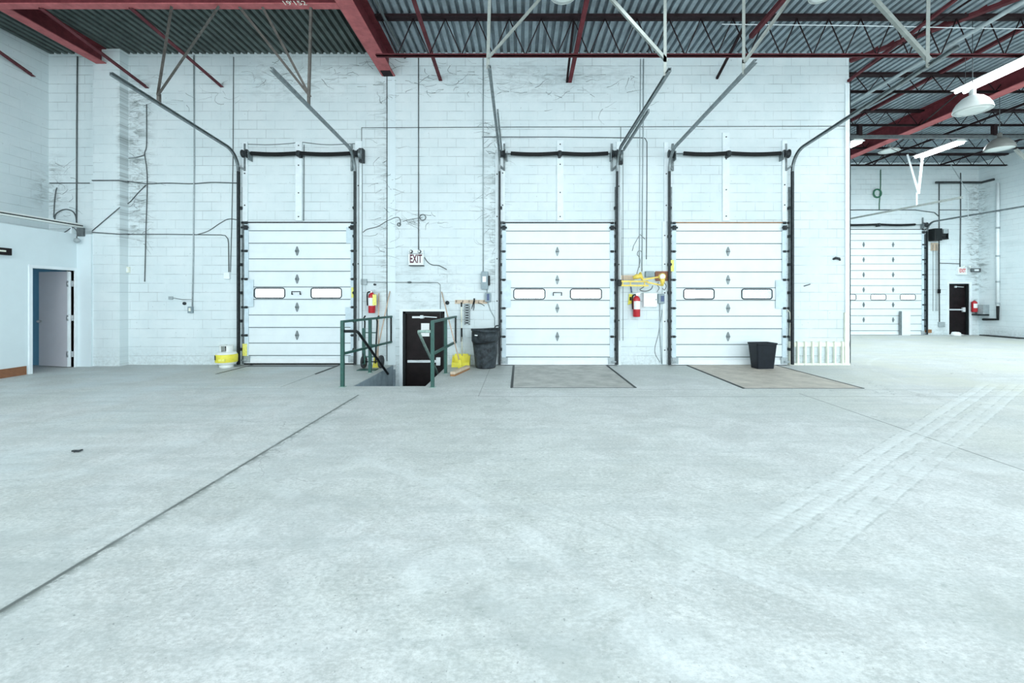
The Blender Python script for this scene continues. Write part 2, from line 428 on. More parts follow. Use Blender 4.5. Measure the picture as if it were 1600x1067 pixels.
M['plate'] = simple('dusty leveler plate', (.41, .41, .385), .6, .1, .3, 3.2, .3)
M['plate_tan'] = simple('tan worn leveler plate', (.46, .42, .365), .6, .1, .25, 3.2, .3)
M['cobweb'] = simple('sooty cobweb', (.10, .12, .12), .9, 0, .3, 9)
M['copper'] = simple('brown junction board', (.25, .10, .05), .6, 0, .4, 14)
M['tube'] = simple('lit fluorescent tube', (.93, .95, 1.0), emit=14)
M['lens'] = simple('reflector lamp glass', (.75, .80, .78), .2, 0, .05, 8)
M['shade'] = simple('white enamel reflector', (.80, .84, .82), .35, 0, .06, 5)
M['shade_grey'] = simple('grey enamel reflector', (.15, .16, .15), .5, 0, .1, 5)
M['tyre'] = simple('grey tyre rubber', (.05, .055, .06), .8, 0, .4, 20)
M['hose'] = simple('green hose rubber', (.03, .16, .09), .5, 0, .2, 9)

def glass():
    m, nt, b = nodes('clouded window glazing')
    out = nt.nodes['Material Output']; t = nt.nodes.new('ShaderNodeBsdfTransparent'); mx = nt.nodes.new('ShaderNodeMixShader')
    t.inputs[0].default_value = (.97, .99, 1, 1); b.inputs['Roughness'].default_value = .25
    b.inputs['Base Color'].default_value = (.9, .95, 1, 1); mx.inputs[0].default_value = .18
    nt.links.new(t.outputs[0], mx.inputs[1]); nt.links.new(b.outputs[0], mx.inputs[2]); nt.links.new(mx.outputs[0], out.inputs[0])
    return m
M['glass'] = glass()

# ---------------------------------------------------------------- structure
def struct(name, mb, mat, label=None, cat=None):
    o = mb.build(name, mat); o['kind'] = 'structure'
    if label: o['label'] = label; o['category'] = cat
    return o

def plane_with_holes(u0, u1, v0, v1, holes, fn):
    """calls fn(ua,va,ub,vb) for every cell that is not a hole"""
    us = sorted({u0, u1, *[h[0] for h in holes], *[h[2] for h in holes]})
    for ua, ub in zip(us, us[1:]):
        hs = sorted((h[1], h[3]) for h in holes if h[0] <= ua+1e-6 and h[2] >= ub-1e-6)
        v = v0
        for a, b_ in hs:
            if a > v+1e-6: fn(ua, v, ub, a)
            v = b_
        if v < v1-1e-6: fn(ua, v, ub, v1)

RZ = 6.86
DOORS = {  # x0, x1, top
    'A': (-6.05, -3.61), 'B': (-0.40, 2.08), 'C': (3.33, 5.86)}
DT = 3.15
PX0, PX1, PY0 = -2.80, -1.58, 7.40
EX0, EX1, EZ0, EZ1 = -2.58, -1.655, -0.88, 1.18

f = MB()
holes = [(PX0, PY0, PX1, WY+.08), (EX0, WY, EX1, WY+.2)]
plane_with_holes(-12.8, 18.5, -7, 17.8, holes, lambda a, b, c, d: f.box(a, b, -.25, c, d, 0))
struct('floor', f, M['floor'], 'pale grey concrete slab with saw joints and chalky tyre tracks', 'floor')

f = MB()
holes = [(a+.06, -.1 if False else .0, b-.06, DT-.05) for a, b in DOORS.values()]
holes.append((EX0, EZ0, EX1, EZ1))
plane_with_holes(-12.8, 7.27, -1.1, 6.9, holes, lambda a, b, c, d: f.box(a, WY, b, c, WY+.2, d))
struct('wall_back', f, M['wall'], 'white painted block wall holding three dock doors and the exit door', 'wall')
f = MB(); f.box(7.07, WY+.2, 0, 7.27, 17.6, 6.9)
struct('wall_return', f, M['wall_side'])
FY = 17.6
f = MB()
holes = [(12.36, 0, 16.02, 4.15), (17.09, 0, 17.9, 2.04)]
plane_with_holes(7.07, 18.5, 0, 6.9, holes, lambda a, b, c, d: f.box(a, FY, b, c, FY+.2, d))
struct('wall_far', f, M['wall_far'], 'white block wall of the far bay with tall door and dark exit door', 'wall')
f = MB(); f.box(18.3, -7, 0, 18.5, FY, 6.9)
struct('wall_right', f, M['wall_side'], 'white block side wall at the far right', 'wall')
f = MB(); f.box(-10.6, -7, 2.85, -10.4, WY, 6.9)
struct('wall_left', f, M['wall_side'], 'upper white block wall above the office', 'wall')
# column pilaster
f = MB(); f.box(-9.22, 9.54, 0, -8.64, WY, RZ)
M['pilaster'] = block_wall('painted block of the pilaster', CW, 'x', streaks=((-8.62, .12, 2.5, 6.6, .8),), mortar=.82, bedamt=.3)
struct('wall_pilaster', f, M['pilaster'], 'white block pilaster between the office and the first dock door', 'pilaster')
# office box
DY0, DY1, DZ = 8.62, 9.44, 2.06
f = MB()
plane_with_holes(-12, 9.54, 0, 2.85, [(DY0, 0, DY1, DZ)], lambda a, b, c, d: f.box(-9.65, a, b, -9.53, c, d))
f.box(-10.6, -7, 2.75, -9.65, WY, 2.85)
f.box(-9.53, 9.50, 0, -9.22, 9.54, 2.85)
struct('wall_office', f, M['office'], 'smooth pale office partition with an open door', 'wall')
f = MB(); f.box(-12.7, 2, 0, -12.6, WY, 2.75); f.box(-12.6, 9.72, 0, -9.66, 9.748, 2.75); f.box(-12.6, 2, 2.7, -9.66, WY, 2.75)
struct('wall_office_interior', f, M['blue'], 'blue painted wall seen through the open office door', 'wall')
f = MB(); f.box(-9.53, 3.0, 0, -9.512, DY0-.1, .165)
struct('baseboard_left', f, M['brown'], 'brown wooden baseboard along the office partition', 'baseboard')
# steel column strip in the block wall
f = MB(); f.box(W(606, 0).x, WY-.012, 0, W(618, 0).x, WY, 6.36)
struct('trim_1', f, M['office'])
f = MB(); f.box(7.17, WY-.03, 0, 7.285, WY+.01, 6.2); f.box(7.265, WY-.03, 0, 7.285, WY+.25, 6.2)
struct('trim_2', f, M['board'])

# roof deck: trapezoid ribs running away from the camera
def deck(name, x0, x1, mat, label):
    f = MB(); bm = f.bm; p = .1524; x = x0; pts = []
    while x < x1:
        pts += [(x, RZ), (x+.080, RZ), (x+.088, RZ+.085), (x+.144, RZ+.085)]; x += p
    pts.append((x, RZ))
    ys = (-7, 17.8)
    rows = [[bm.verts.new((a, y, b)) for a, b in pts] for y in ys]
    top = [[bm.verts.new((a, y, RZ+.12)) for a in (pts[0][0], pts[-1][0])] for y in ys]
    for i in range(len(pts)-1): bm.faces.new((rows[0][i], rows[0][i+1], rows[1][i+1], rows[1][i]))
    bm.faces.new((top[0][0], top[0][1], top[1][1], top[1][0]))
    o = f.build(name, mat); o['kind'] = 'structure'; o['label'] = label; o['category'] = 'ceiling'; return o
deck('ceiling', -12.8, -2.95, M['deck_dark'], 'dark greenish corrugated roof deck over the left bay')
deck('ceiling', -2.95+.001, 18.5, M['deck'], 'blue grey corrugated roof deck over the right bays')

# stair pit
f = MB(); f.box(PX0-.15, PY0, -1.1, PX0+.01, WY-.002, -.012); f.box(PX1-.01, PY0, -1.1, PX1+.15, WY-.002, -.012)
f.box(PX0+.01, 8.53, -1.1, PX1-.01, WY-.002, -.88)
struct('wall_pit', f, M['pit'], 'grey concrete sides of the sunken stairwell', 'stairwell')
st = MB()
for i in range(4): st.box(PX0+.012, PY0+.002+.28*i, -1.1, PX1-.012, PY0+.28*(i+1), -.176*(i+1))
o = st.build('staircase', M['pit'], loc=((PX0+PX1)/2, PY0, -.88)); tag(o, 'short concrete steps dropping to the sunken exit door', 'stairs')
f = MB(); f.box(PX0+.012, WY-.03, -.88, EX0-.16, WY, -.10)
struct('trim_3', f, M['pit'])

# ---------------------------------------------------------------- steel in the roof
def i_beam(name, ax, c, a, b, zb, zt, fl, label, mat=M['red'], low=M['red_pale'], group=None):
    """beam along axis ax at centre c from a to b"""
    t = .018
    loc = (c, (a+b)/2, zb) if ax == 'y' else ((a+b)/2, c, zb)
    root = thing(name, loc, label, 'beam', group)
    def bx(u0, u1, z0, z1):
        m = MB()
        return m.box(c+u0, a, z0, c+u1, b, z1) if ax == 'y' else m.box(a, c+u0, z0, b, c+u1, z1)
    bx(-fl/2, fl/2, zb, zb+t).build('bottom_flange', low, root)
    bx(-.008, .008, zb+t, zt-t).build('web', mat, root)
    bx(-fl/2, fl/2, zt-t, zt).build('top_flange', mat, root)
    return root
g1 = i_beam('steel_girder', 'y', -2.895, -7, WY-.002, 6.37, RZ, .29, 'red steel girder running overhead to the wall above the exit sign')
m = MB(); m.box(-3.0, 9.5, 6.36, -2.79, 9.74, 6.37); m.build('bearing_plate', M['dark_steel'], g1)
g2 = i_beam('steel_girder', 'y', -9.03, -7, 9.53, 6.53, RZ, .22, 'red steel girder landing on the pilaster beside the office')
g3 = i_beam('steel_girder', 'y', 11.55, -7, FY-.01, 6.37, RZ, .30, 'red steel girder crossing above the far bay with the tubes lights')
g3['label'] = 'red steel girder crossing the far bay between the tube lights'
g4 = i_beam('steel_beam', 'x', 7.43, -8.9, -3.05, 6.38, RZ, .14, 'horizontal red beam with chalk writing between two girders')
g5 = i_beam('steel_beam', 'x', 7.43, -10.39, -9.15, 6.38, RZ, .14, 'short red beam stub between the side wall and left girder')
# chalk writing on the beam
for txt, x0, in (("19'152", -3.95),):
    cu = bpy.data.curves.new('lettering', 'FONT'); cu.body = txt; cu.size = .15; cu.extrude = .0005
    o = bpy.data.objects.new('lettering', cu); COL.objects.link(o); cu.materials.append(M['cream'])
    o = as_mesh(o); o.parent = g4; o.rotation_euler = (PI, 0, 0)
    o.location = Vector((x0, 7.39, 6.3785))-g4.location

def joist(y, x0, x1, depth, label, mat=M['dark_steel'], pitch=.61, group='open web roof joists'):
    root = thing('roof_joist', ((x0+x1)/2, y, RZ-depth), label, 'joist', group)
    a = MB(); a.box(x0, y-.075, RZ-.055, x1, y-.004, RZ-.001); a.box(x0, y+.004, RZ-.055, x1, y+.075, RZ-.001)
    a.build('top_chord', mat, root)
    a = MB(); z = RZ-depth; a.angle((x0, y-.008, z), (x1, y-.008, z), .045, .006, flip=1)
    a.box(x0, y-.05, z, x1, y-.006, z+.012); a.box(x0, y+.006, z, x1, y+.05, z+.012); a.box(x0, y-.02, z, x1, y+.02, z+.045)
    a.build('bottom_chord', M['red_dark'] if depth > .6 else mat, root)
    a = MB(); x = x0+.1; zt = RZ-.05; zb = z+.02; k = 0; pts = []
    while x < x1: pts.append((x, y, zt if k % 2 == 0 else zb)); x += pitch/2; k += 1
    for p, q in zip(pts, pts[1:]): a.tube([p, q], .011, 6)
    a.build('web_bars', mat, root)
    return root
joist(8.43, -2.74, 18.2, .77, 'deep open web joist with a red bottom chord nearest above the dock doors', group=None)
for i, yy in enumerate((10.6, 12.66, 14.6, 16.5)):
    joist(yy, 7.35, 18.2, .45, ['first open web joist behind the block wall corner', 'second open web joist beyond the wall corner, carrying the pipe hangers',
          'third open web joist beyond the wall corner', 'last open web joist before the far wall'][i])
joist(6.4, -2.74, 18.2, .45, 'open web joist over the dock aisle holding the track hangers')

def brace(p, q, label, mat=M['red_dark'], wd=.075, cat='brace', name='roof_brace', group=None):
    p = Vector(p); q = Vector(q)
    m = MB(); m.angle(p, q, wd, .007, flip=1)
    return tag(m.build(name, mat, loc=tuple((p+q)/2)), label, cat, group)
brace((-6.6, 7.45, 6.36), (-6.6, 9.74, 6.12), 'dark red bridging bar meeting the wall above the first dock door')
brace((-8.12, 7.45, 6.36), (-8.25, 9.74, 6.10), 'dark red bridging bar meeting the wall right of the pilaster')
brace((-9.9, 7.45, 6.38), (-10.39, 9.4, 6.19), 'dark red bridging bar meeting the wall above the office')
brace((-1.78, 6.4, 6.41), (-1.78, 9.74, 6.26), 'red bridging bar meeting the wall right of the big girder')
brace((1.07, 6.4, 6.41), (1.07, 9.74, 6.22), 'faded red bridging bar meeting the wall above the middle dock door', M['red'])
brace((1.02, 8.43, 6.83), (1.02, 9.74, 6.22), 'dark diagonal strut dropping from joist to wall above middle door', M['dark_steel'], .045)
brace((4.36, 6.4, 6.43), (4.36, 8.4, 6.41), 'red bridging bar above the hanger of the third dock door')
brace((4.36, 8.43, 6.83), (4.33, 9.74, 6.30), 'dark diagonal strut dropping from joist to wall above third door', M['dark_steel'], .045)
brace((7.15, 6.4, 6.43), (7.2, 9.71, 6.22), 'dark red bridging bar ending at the top corner of the block wall', M['red_dark'], .05)
brace((10.0, 5.9, 6.83), (10.0, 16.5, 6.80), 'long red bridging bar just under the deck of the far bay', M['red_dark'])
brace((10.15, 5.9, 6.78), (7.42, 9.95, 6.80), 'dark red diagonal brace crossing under the deck beside the wall corner', M['red_dark'], .11)
brace((12.9, 8.4, 6.42), (12.9, 16.5, 6.42), 'bridging bar right of the far bay girder', M['dark_steel'], .05)
brace((15.7, 8.4, 6.42), (15.7, 16.5, 6.42), 'bridging bar nearest the right side wall', M['dark_steel'], .05)
brace((9.0, 10.6, 6.42), (8.9, 16.5, 6.42), 'bridging bar left of the far bay girder', M['dark_steel'], .05)
brace((13.2, 16.5, 6.42), (10.6, 10.6, 6.42), 'dark diagonal rod crossing behind the far bay girder', M['dark_steel'], .045)
brace((13.4, 10.6, 6.42), (17.5, 14.6, 6.40), 'dark diagonal rod over the far corner', M['dark_steel'], .045)
for i, (xx, zz) in enumerate(((8.17, 6.28), (7.75, 6.60))):
    m = MB(); m.cyl((xx, 5.5, zz), (xx, 16.4, zz), .035 if i == 0 else .018, n=10)
    tag(m.build('ceiling_pipe', M['conduit'] if i == 0 else M['dark_steel'], loc=(xx, 10, zz)), ['grey pipe running overhead past the block wall corner', 'thin dark conduit overhead beside the grey pipe'][i], 'pipe')
r = thing('hung_rail', (13, 12.66, 6.08), 'grey horizontal rail hung across the far bay under the joists', 'rail')
m = MB(); m.bar((7.5, 12.66, 6.09), (18.2, 12.66, 6.09), .07, .09); m.build('rail_bar', M['conduit_dark'], r)
for xx in (9.74, 13.6): 
    m = MB(); m.bar((xx, 12.66, 6.12), (xx, 12.66, 6.44), .10, .10); m.build('hanger', M['dark_steel'], r)
# overhead cable trays / wires by the girder
m = MB(); m.tube([(-2.5, 5.5, 6.75), (-2.55, 8.0, 6.74), (-2.52, 9.7, 6.76)], .03, 8)
tag(m.build('ceiling_pipe', M['conduit_dark'], loc=(-2.5, 8, 6.75)), 'dusty grey pipe tucked beside the big girder under the deck', 'pipe')
m = MB(); m.tube(smooth_path([(3.8, 8.3, 6.62), (6.5, 8.25, 6.56), (9, 8.3, 6.54), (13, 8.3, 6.5)]), .008, 6)
tag(m.build('ceiling_wire', M['white'], loc=(8, 8.3, 6.55)), 'thin pale wire strung through the webs of the deep joist', 'wire')

# ---------------------------------------------------------------- overhead doors
def sectional_door(idx, x0, x1, z0, n, h, y1, wins, hinges, handle, label, winrow=2, glow=False):
    """y1 = back face, the ribs stand towards the camera"""
    root = thing('door_%d' % idx, ((x0+x1)/2, y1, z0), label, 'overhead door', None, 'structure')
    yf = y1-.05
    def strip(mb, za, zb, xa=x0, xb=x1): mb.box(xa, yf, za, xb, y1, zb)
    for k in range(n):
        za = z0+k*h; zb = za+h-.006; m = MB()
        g1a, g1b = za+h*.265, za+h*.265+.014; g2a, g2b = za+h*.70, za+h*.70+.014
        m.box(x0+.005, yf+.035, za+.002, x1-.005, y1-.002, zb-.002) if k != winrow else None
        # lower flat, raised pan, upper flat
        m.box(x0, yf+.010, za, x1, yf+.036, g1a)
        if k == winrow:
            cur = x0
            for a, b in wins:
                m.box(cur, yf, g1b, a, y1, g2a); cur = b
            m.box(cur, yf, g1b, x1, y1, g2a)
            m.box(x0, yf+.036, za, x1, y1, g1b); m.box(x0, yf+.036, g2a, x1, y1, zb)
        else:
            m.box(x0, yf, g1b, x1, yf+.036, g2a)
        m.box(x0, yf+.010, g2b, x1, yf+.036, zb)
        if k < n-1: m.box(x0+.004, yf+.016, zb-.006, x1-.004, y1-.003, zb+.012)
        s_ = m.build('panel_section', M['door'], root)
        m = MB(); m.box(x0, yf-.004, g1b-.017, x1, yf+.02, g1b-.001); m.box(x0, yf-.004, g2a+.001, x1, yf+.02, g2a+.017)  # dark strips fill the grooves and paint their shade
        m.build('rib_groove', M['door_groove'], s_)
        # end stiles
        for a, b in ((x0+.01, x0+.10), (x1-.10, x1-.01)):
            m = MB(); m.box(a, yf-.012, za+.01, b, yf+.002, zb-.01); m.build('end_stile', M['stile'], s_)
    for k in range(n+1):
        zz = z0+k*h-.003
        for sx, xe in ((1, x0), (-1, x1)):
            if k in (0,): continue
            m = MB(); m.box(xe+sx*.02, yf-.025, zz-.028, xe+sx*.085, yf-.012, zz+.024)
            m.cyl((xe-sx*.03, yf-.035, zz), (xe+sx*.10, yf-.035, zz), .009, n=8)
            m.cyl((xe-sx*.035, yf-.035, zz), (xe-sx*.008, yf-.035, zz), .026, n=12)
            m.build('roller_hinge', M['rail_dark'], root)
        if 0 < k < n:
            for hx in hinges:
                m = MB(); m.prism([(hx-.008, zz-.10), (hx+.008, zz-.10), (hx+.042, zz), (hx+.008, zz+.10), (hx-.008, zz+.10), (hx-.042, zz)], 'y', yf-.010, yf+.012)
                m.cyl((hx-.035, yf-.014, zz), (hx+.035, yf-.014, zz), .012, n=8)
                m.build('hinge', M['rail'], root)
    m = MB(); m.box(x0+.05, y1-.045, z0+n*h, x1-.05, y1, z0+n*h+.022); m.build('top_seal', M['rail_dark'] if idx != 3 else M['wood_dark'], root)
    zr = z0+winrow*h
    for a, b in wins:
        za, zb = zr+h*.32, zr+h*.67
        m = MB(); r = .05; pts = []
        for cx, cz, a0 in ((b-r, za+r, -90), (b-r, zb-r, 0), (a+r, zb-r, 90), (a+r, za+r, 180)):
            for t in range(5):
                an = math.radians(a0+t*22.5); pts.append(Vector((cx+r*math.cos(an), yf-.006, cz+r*math.sin(an))))
        m.tube(pts, .013, 8, close=True); fr = m.build('window_frame', M['rail_dark'], root)
        # blank the corners between panel hole and rounded frame
        m = MB()
        for z_a, z_b in ((zr+h*.265+.014, za+.008), (zb-.008, zr+h*.70)): m.box(a, yf+.001, z_a, b, y1-.004, z_b)
        m.build('window_surround', M['door'], fr)
        m = MB(); m.box(a+.006, yf+.012, za+.002, b-.006, yf+.018, zb-.002); m.build('pane', M['glass'], fr)
    if handle:
        hz = zr+h*.5; m = MB()
        m.box(handle-.11, yf-.012, hz-.035, handle+.11, yf, hz+.05)
        m.build('handle_plate', M['white'], root)
        m = MB(); m.tube([(handle-.09, yf-.012, hz-.03), (handle-.09, yf-.05, hz-.03), (handle-.09, yf-.05, hz+.03), (handle+.09, yf-.05, hz+.03), (handle+.09, yf-.05, hz-.03), (handle+.09, yf-.012, hz-.03)], .012, 6)
        m.build('pull_handle', M['rail_dark'], root)
    m = MB(); m.box(x0, yf-.012, z0-.028, x1, yf+.03, z0+.002); m.build('bottom_seal', M['black'], root)
    m = MB(); m.box(x0, yf-.018, z0+.002, x1, yf+.0, z0+.11); m.build('bottom_rail', M['white'], root)
    for sx, xe in ((1, x0), (-1, x1)):
        m = MB(); m.box(xe+sx*.01, yf-.04, z0+.02, xe+sx*.14, yf-.018, z0+.16); m.cyl((xe-sx*.03, yf-.05, z0+.07), (xe+sx*.08, yf-.05, z0+.07), .02, n=10)
        m.build('bottom_bracket', M['conduit'], root)
        m = MB(); zt = z0+n*h; m.box(xe+sx*.02, yf-.06, zt-.16, xe+sx*.09, yf, zt-.06); m.cyl((xe-sx*.03, yf-.055, zt-.11), (xe+sx*.12, yf-.055, zt-.11), .022, n=10)
        m.build('top_bracket', M['rail_dark'], root)
    return root

def wx(a): return W(a, 0).x
DY = WY-.002
hh = .6165
dA = sectional_door(1, *DOORS['A'], .045, 5, hh, DY, [(wx(400), wx(447)), (wx(488), wx(535))], [wx(466)], wx(466), 'white sectional dock door nearest the office, behind the propane cylinder')
dB = sectional_door(2, *DOORS['B'], .01, 5, hh+.006, DY, [(wx(803), wx(851)), (wx(891), wx(939))], [wx(870.5)], wx(870.5), 'white sectional dock door beside the big grey trash can')
dC = sectional_door(3, *DOORS['C'], .01, 5, hh+.006, DY, [(wx(1067), wx(1114)), (wx(1157), wx(1204))], [wx(1136)], None, 'white sectional dock door with the black wastebasket before it')
dD = sectional_door(4, 12.30, 16.07, .01, 7, .597, FY-.002, [(12.75, 13.36), (13.95, 14.55), (15.12, 15.72)], [12.47, 13.67, 14.84], None, 'tall white sectional door on the far bay wall', winrow=2)

def sticker(parent, px0, py0, px1, py1, y, name='sticker', mat='sticker'):
    a = W(px0, py0, y); b = W(px1, py1, y); m = MB(); m.box(a.x, y-.004, b.z, b.x, y, a.z)
    return m.build(name, M[mat], parent)
ys = DY-.05-.013
sticker(dA, 379, 537, 386, 556, ys); sticker(dA, 549, 449, 554, 465, ys); sticker(dC, 1048, 406, 1053, 424, ys)
for px0, py0, px1, py1, dd in ((381, 437, 396, 479, dA), (540, 480, 553, 510, dA), (541, 355, 552, 380, dA), (784, 438, 798, 480, dB), (1212, 438, 1226, 482, dC), (1222, 362, 1227, 432, dC), (1223, 520, 1228, 545, dC)):
    o = sticker(dd, px0, py0, px1, py1, DY-.05-.004-.0095, 'patch_plate', 'stile'); 
m = MB(); a = W(384, 358, DY-.07); 
# ---- frames and boards round the doors
def board(px0, py0, px1, py1, label, bolts=()):
    a = W(px0, py0); b = W(px1, py1)
    m = MB(); m.box(a.x, WY-.035, b.z, b.x, WY, a.z, .004)
    o = m.build('mounting_board', M['board'], loc=((a.x+b.x)/2, WY, b.z)); tag(o, label, 'board')
    for t in bolts:
        m = MB(); z = b.z+(a.z-b.z)*t; m.cyl(((a.x+b.x)/2, WY-.036-.008, z), ((a.x+b.x)/2, WY-.034, z), .015, n=8); m.build('bolt', M['rail_dark'], o)
    return o
for nm, (px0, px1, top, c0, c1, ct) in {'first': (380, 388, 222, 462.5, 473, 222), 'middle': (782, 789, 221, 870, 880, 220), 'third': (1037, 1043.5, 223, 1128, 1139, 208)}.items():
    board(px0, top, px1, 346, 'upright white plank at the left end of the %s dock door springs' % nm, (.2, .6))
    board(c0, ct, c1, 345, 'upright white plank under the middle of the %s dock door springs' % nm, (.05, .35, .7, .95))
for nm, (px0, px1, top, bot) in {'first': (555.5, 566, 221, 569), 'middle': (963, 970, 222, 570), 'third': (1221, 1228, 220, 346)}.items():
    board(px0, top, px1, bot, 'white plank behind the right hand track of the %s dock door' % nm, (.2, .45, .8))
for nm, px0, px1 in (('middle', 774, 779.5), ('third', 1034.5, 1041)):
    board(px0, 346 if nm == 'third' else 240, px1, 569, 'narrow white plank behind the left hand track of the %s dock door' % nm, (.1, .3, .5, .7, .9))

# ---- tracks
def door_track(X, ytop, Yend, zend, side, label, zk=4.30, yw=WY-.10, z0=.02, rad=.42, top_mat='rail', low_mat='rail_dark', group=None, wy=WY, angle_top=None):
    """vertical channel up the wall, a bend, then a run out over the floor"""
    root = thing('door_track', (X, yw, 0), label, 'door track', group)
    prof = [(-.028, -.022), (.028, -.022), (.028, .022), (.018, .022), (.018, -.012), (-.018, -.012), (-.018, .022), (-.028, .022)]
    zc = zk-rad*.9
    m = MB(); m.tube([(X, yw, z0), (X, yw, 2.0), (X, yw, zc)], .02, prof=prof, up=(side, 0, 0)); m.build('vertical_rail', M[low_mat], root)
    P0 = Vector((X, yw, zc)); E = Vector((X, Yend, zend))
    ctrl = []
    pz = zk+.05
    for t in range(9):
        a = t/8*PI/2*.94
        ctrl.append(Vector((X, yw-rad*(1-math.cos(a)), zc+rad*math.sin(a))))
    m = MB(); m.tube(ctrl+[E], .02, prof=prof, up=(side, 0, 0)); m.build('horizontal_rail', M[top_mat], root)
    # wall angle and clips
    at = angle_top or zk-.7
    m = MB(); m.angle((X+side*.035, wy-.03, z0), (X+side*.035, wy-.03, at), .05, .006, flip=-1); m.build('wall_angle', M['rail'], root)
    k = .35
    while k < at:
        m = MB(); m.box(X-.012, yw+.01, k-.03, X+side*.055, wy-.005, k+.03); m.cyl((X+side*.045, yw-.02, k), (X+side*.045, wy-.002, k), .011, n=6)
        m.build('jamb_bracket', M['rail_dark'], root); k += .62
    m = MB(); m.bar((X+side*.10, wy-.03, zk+.25), (X+side*.10, wy-.03, zk-.35), .04, .03); m.bar((X+side*.10, wy-.03, zk-.33), (X, yw, zk-.25), .03, .035)
    m.build('support_arm', M['rail'], root)
    return root
def zline(Yw, zw, Ye, ze): return zw
tr = [(wx(377), 6.64, 4.85, 1, 'left hand track of the first dock door, reaching past the pilaster', 4.62),
      (-3.60, 6.40, 4.80, -1, 'right hand track of the first dock door, beside the exit sign bay', 4.62),
      (-.44, 6.40, 4.83, 1, 'left hand track of the middle dock door, beside the trash can', 4.62),
      (2.13, 6.26, 4.72, -1, 'right hand track of the middle dock door, beside the folded yellow light', 4.62),
      (3.27, 6.12, 4.76, 1, 'left hand track of the third dock door, beside the conduits', 4.62),
      (5.96, 6.0, 4.90, -1, 'right hand track of the third dock door, beside the guard rack', 4.62)]
for X, Ye, ze, side, lb, zk in tr: door_track(X, 0, Ye, ze, side, lb, zk)
# second short overlap piece on the middle door's tracks
for X, ya, yb, za, zb, lb in ((-.40, 9.3, 7.6, 4.60, 4.70, 'short overlap rail beside the left track of the middle door'), (2.17, 9.3, 7.5, 4.60, 4.66, 'short overlap rail beside the right track of the middle door')):
    m = MB(); m.bar((X+.02, ya, za), (X+.02, yb, zb), .03, .06); tag(m.build('support_rail', M['rail'], loc=(X, ya, za)), lb, 'rail')
door_track(12.33, 0, 12.3, 4.28, 1, 'left hand track of the tall far door, hung below a tube light', 4.42, FY-.10, rad=.35, top_mat='zinc', wy=FY, angle_top=4.0)
door_track(16.14, 0, 11.5, 4.36, -1, 'right hand track of the tall far door, running out past the far corner', 4.42, FY-.10, rad=.35, top_mat='rail', wy=FY, angle_top=4.0)

def springs(px0, pxm, px1, pxa, pxb, z, label, y=WY-.125, s=1.0):
    g = W if y < 11 else None
    k = y/690
    X = lambda p: (p-812)*k
    root = thing('torsion_spring', (X(pxm), y, z), label, 'torsion spring')
    m = MB(); m.cyl((X(pxa)-.05, y, z), (X(pxb)+.05, y, z), .014, n=10); m.build('shaft', M['rail'], root)
    for a, b in ((px0, pxm-3), (pxm+3, px1)):
        n = 90; pts = []; rs = []
        for i in range(n+1):
            t = i/n; xx = X(a)+(X(b)-X(a))*t
            pts.append((xx, y, z+.008-.022*math.sin(PI*(t*.5+(.5 if a > pxm else 0)) if False else PI*t)))
            rs.append(.046 if i % 2 else .039)
        m = MB(); m.tube(pts, rs, 12); m.build('spring_coil', M['spring'], root)
    m = MB(); m.box(X(pxm)-.03, y-.05, z-.07, X(pxm)+.03, y+.12, z+.06, .008); m.cyl((X(pxm)-.045, y, z), (X(pxm)+.045, y, z), .06, n=12)
    m.build('centre_bracket', M['rail_dark'], root)
    for p, sx in ((pxa, 1), (pxb, -1)):
        m = MB(); xx = X(p)
        m.lathe((xx, y, z), [(.012, -.06), (.085, -.06), (.085, -.05), (.065, -.045), (.07, .03), (.095, .04), (.095, .05), (.012, .05)], 20, 'x')
        m.build('cable_drum', M['rail_dark'], root)
        m = MB(); m.box(xx+sx*.08, y-.04, z-.14, xx+sx*.095, y+.12, z+.05); m.build('bearing_bracket', M['rail'], root)
    return root
ZS = W(0, 243).z
springs(392, 467, 548, 383, 557, ZS, 'black torsion springs above the first dock door')
springs(798, 874.5, 950, 786, 961, ZS, 'black torsion springs above the middle dock door')
springs(1068, 1138, 1220, 1049, 1229, ZS, 'black torsion springs above the third dock door')
springs(1290, 1373, 1430, 1282, 1446, H+114*17.45/690, 'black torsion springs above the tall far door', FY-.13)
# chain hoist housings at the right ends
for p, y, zc, lb in ((564, WY-.125, ZS-.02, 'grey chain hoist wheel at the right end of the first door springs'), (970, WY-.125, ZS-.06, 'grey chain hoist wheel at the right end of the middle door springs')):
    X = (p-812)*y/690; r = thing('chain_hoist', (X, y, zc), lb, 'chain hoist')
    m = MB(); m.lathe((X, y, zc), [(.02, -.03), (.12, -.03), (.12, -.02), (.10, 0), (.12, .02), (.12, .03), (.02, .03)], 20, 'x'); m.build('wheel', M['rail'], r)
    m = MB(); m.box(X-.05, y-.02, zc-.16, X+.05, y+.12, zc+.14, .01); m.build('housing', M['rail_dark'], r)
    m = MB()
    for dx in (-.035, .04): m.cyl((X+dx, y-.03, zc), (X+dx, y-.03, .55), .006, n=6)
    m.build('chain', M['conduit_dark'], r)
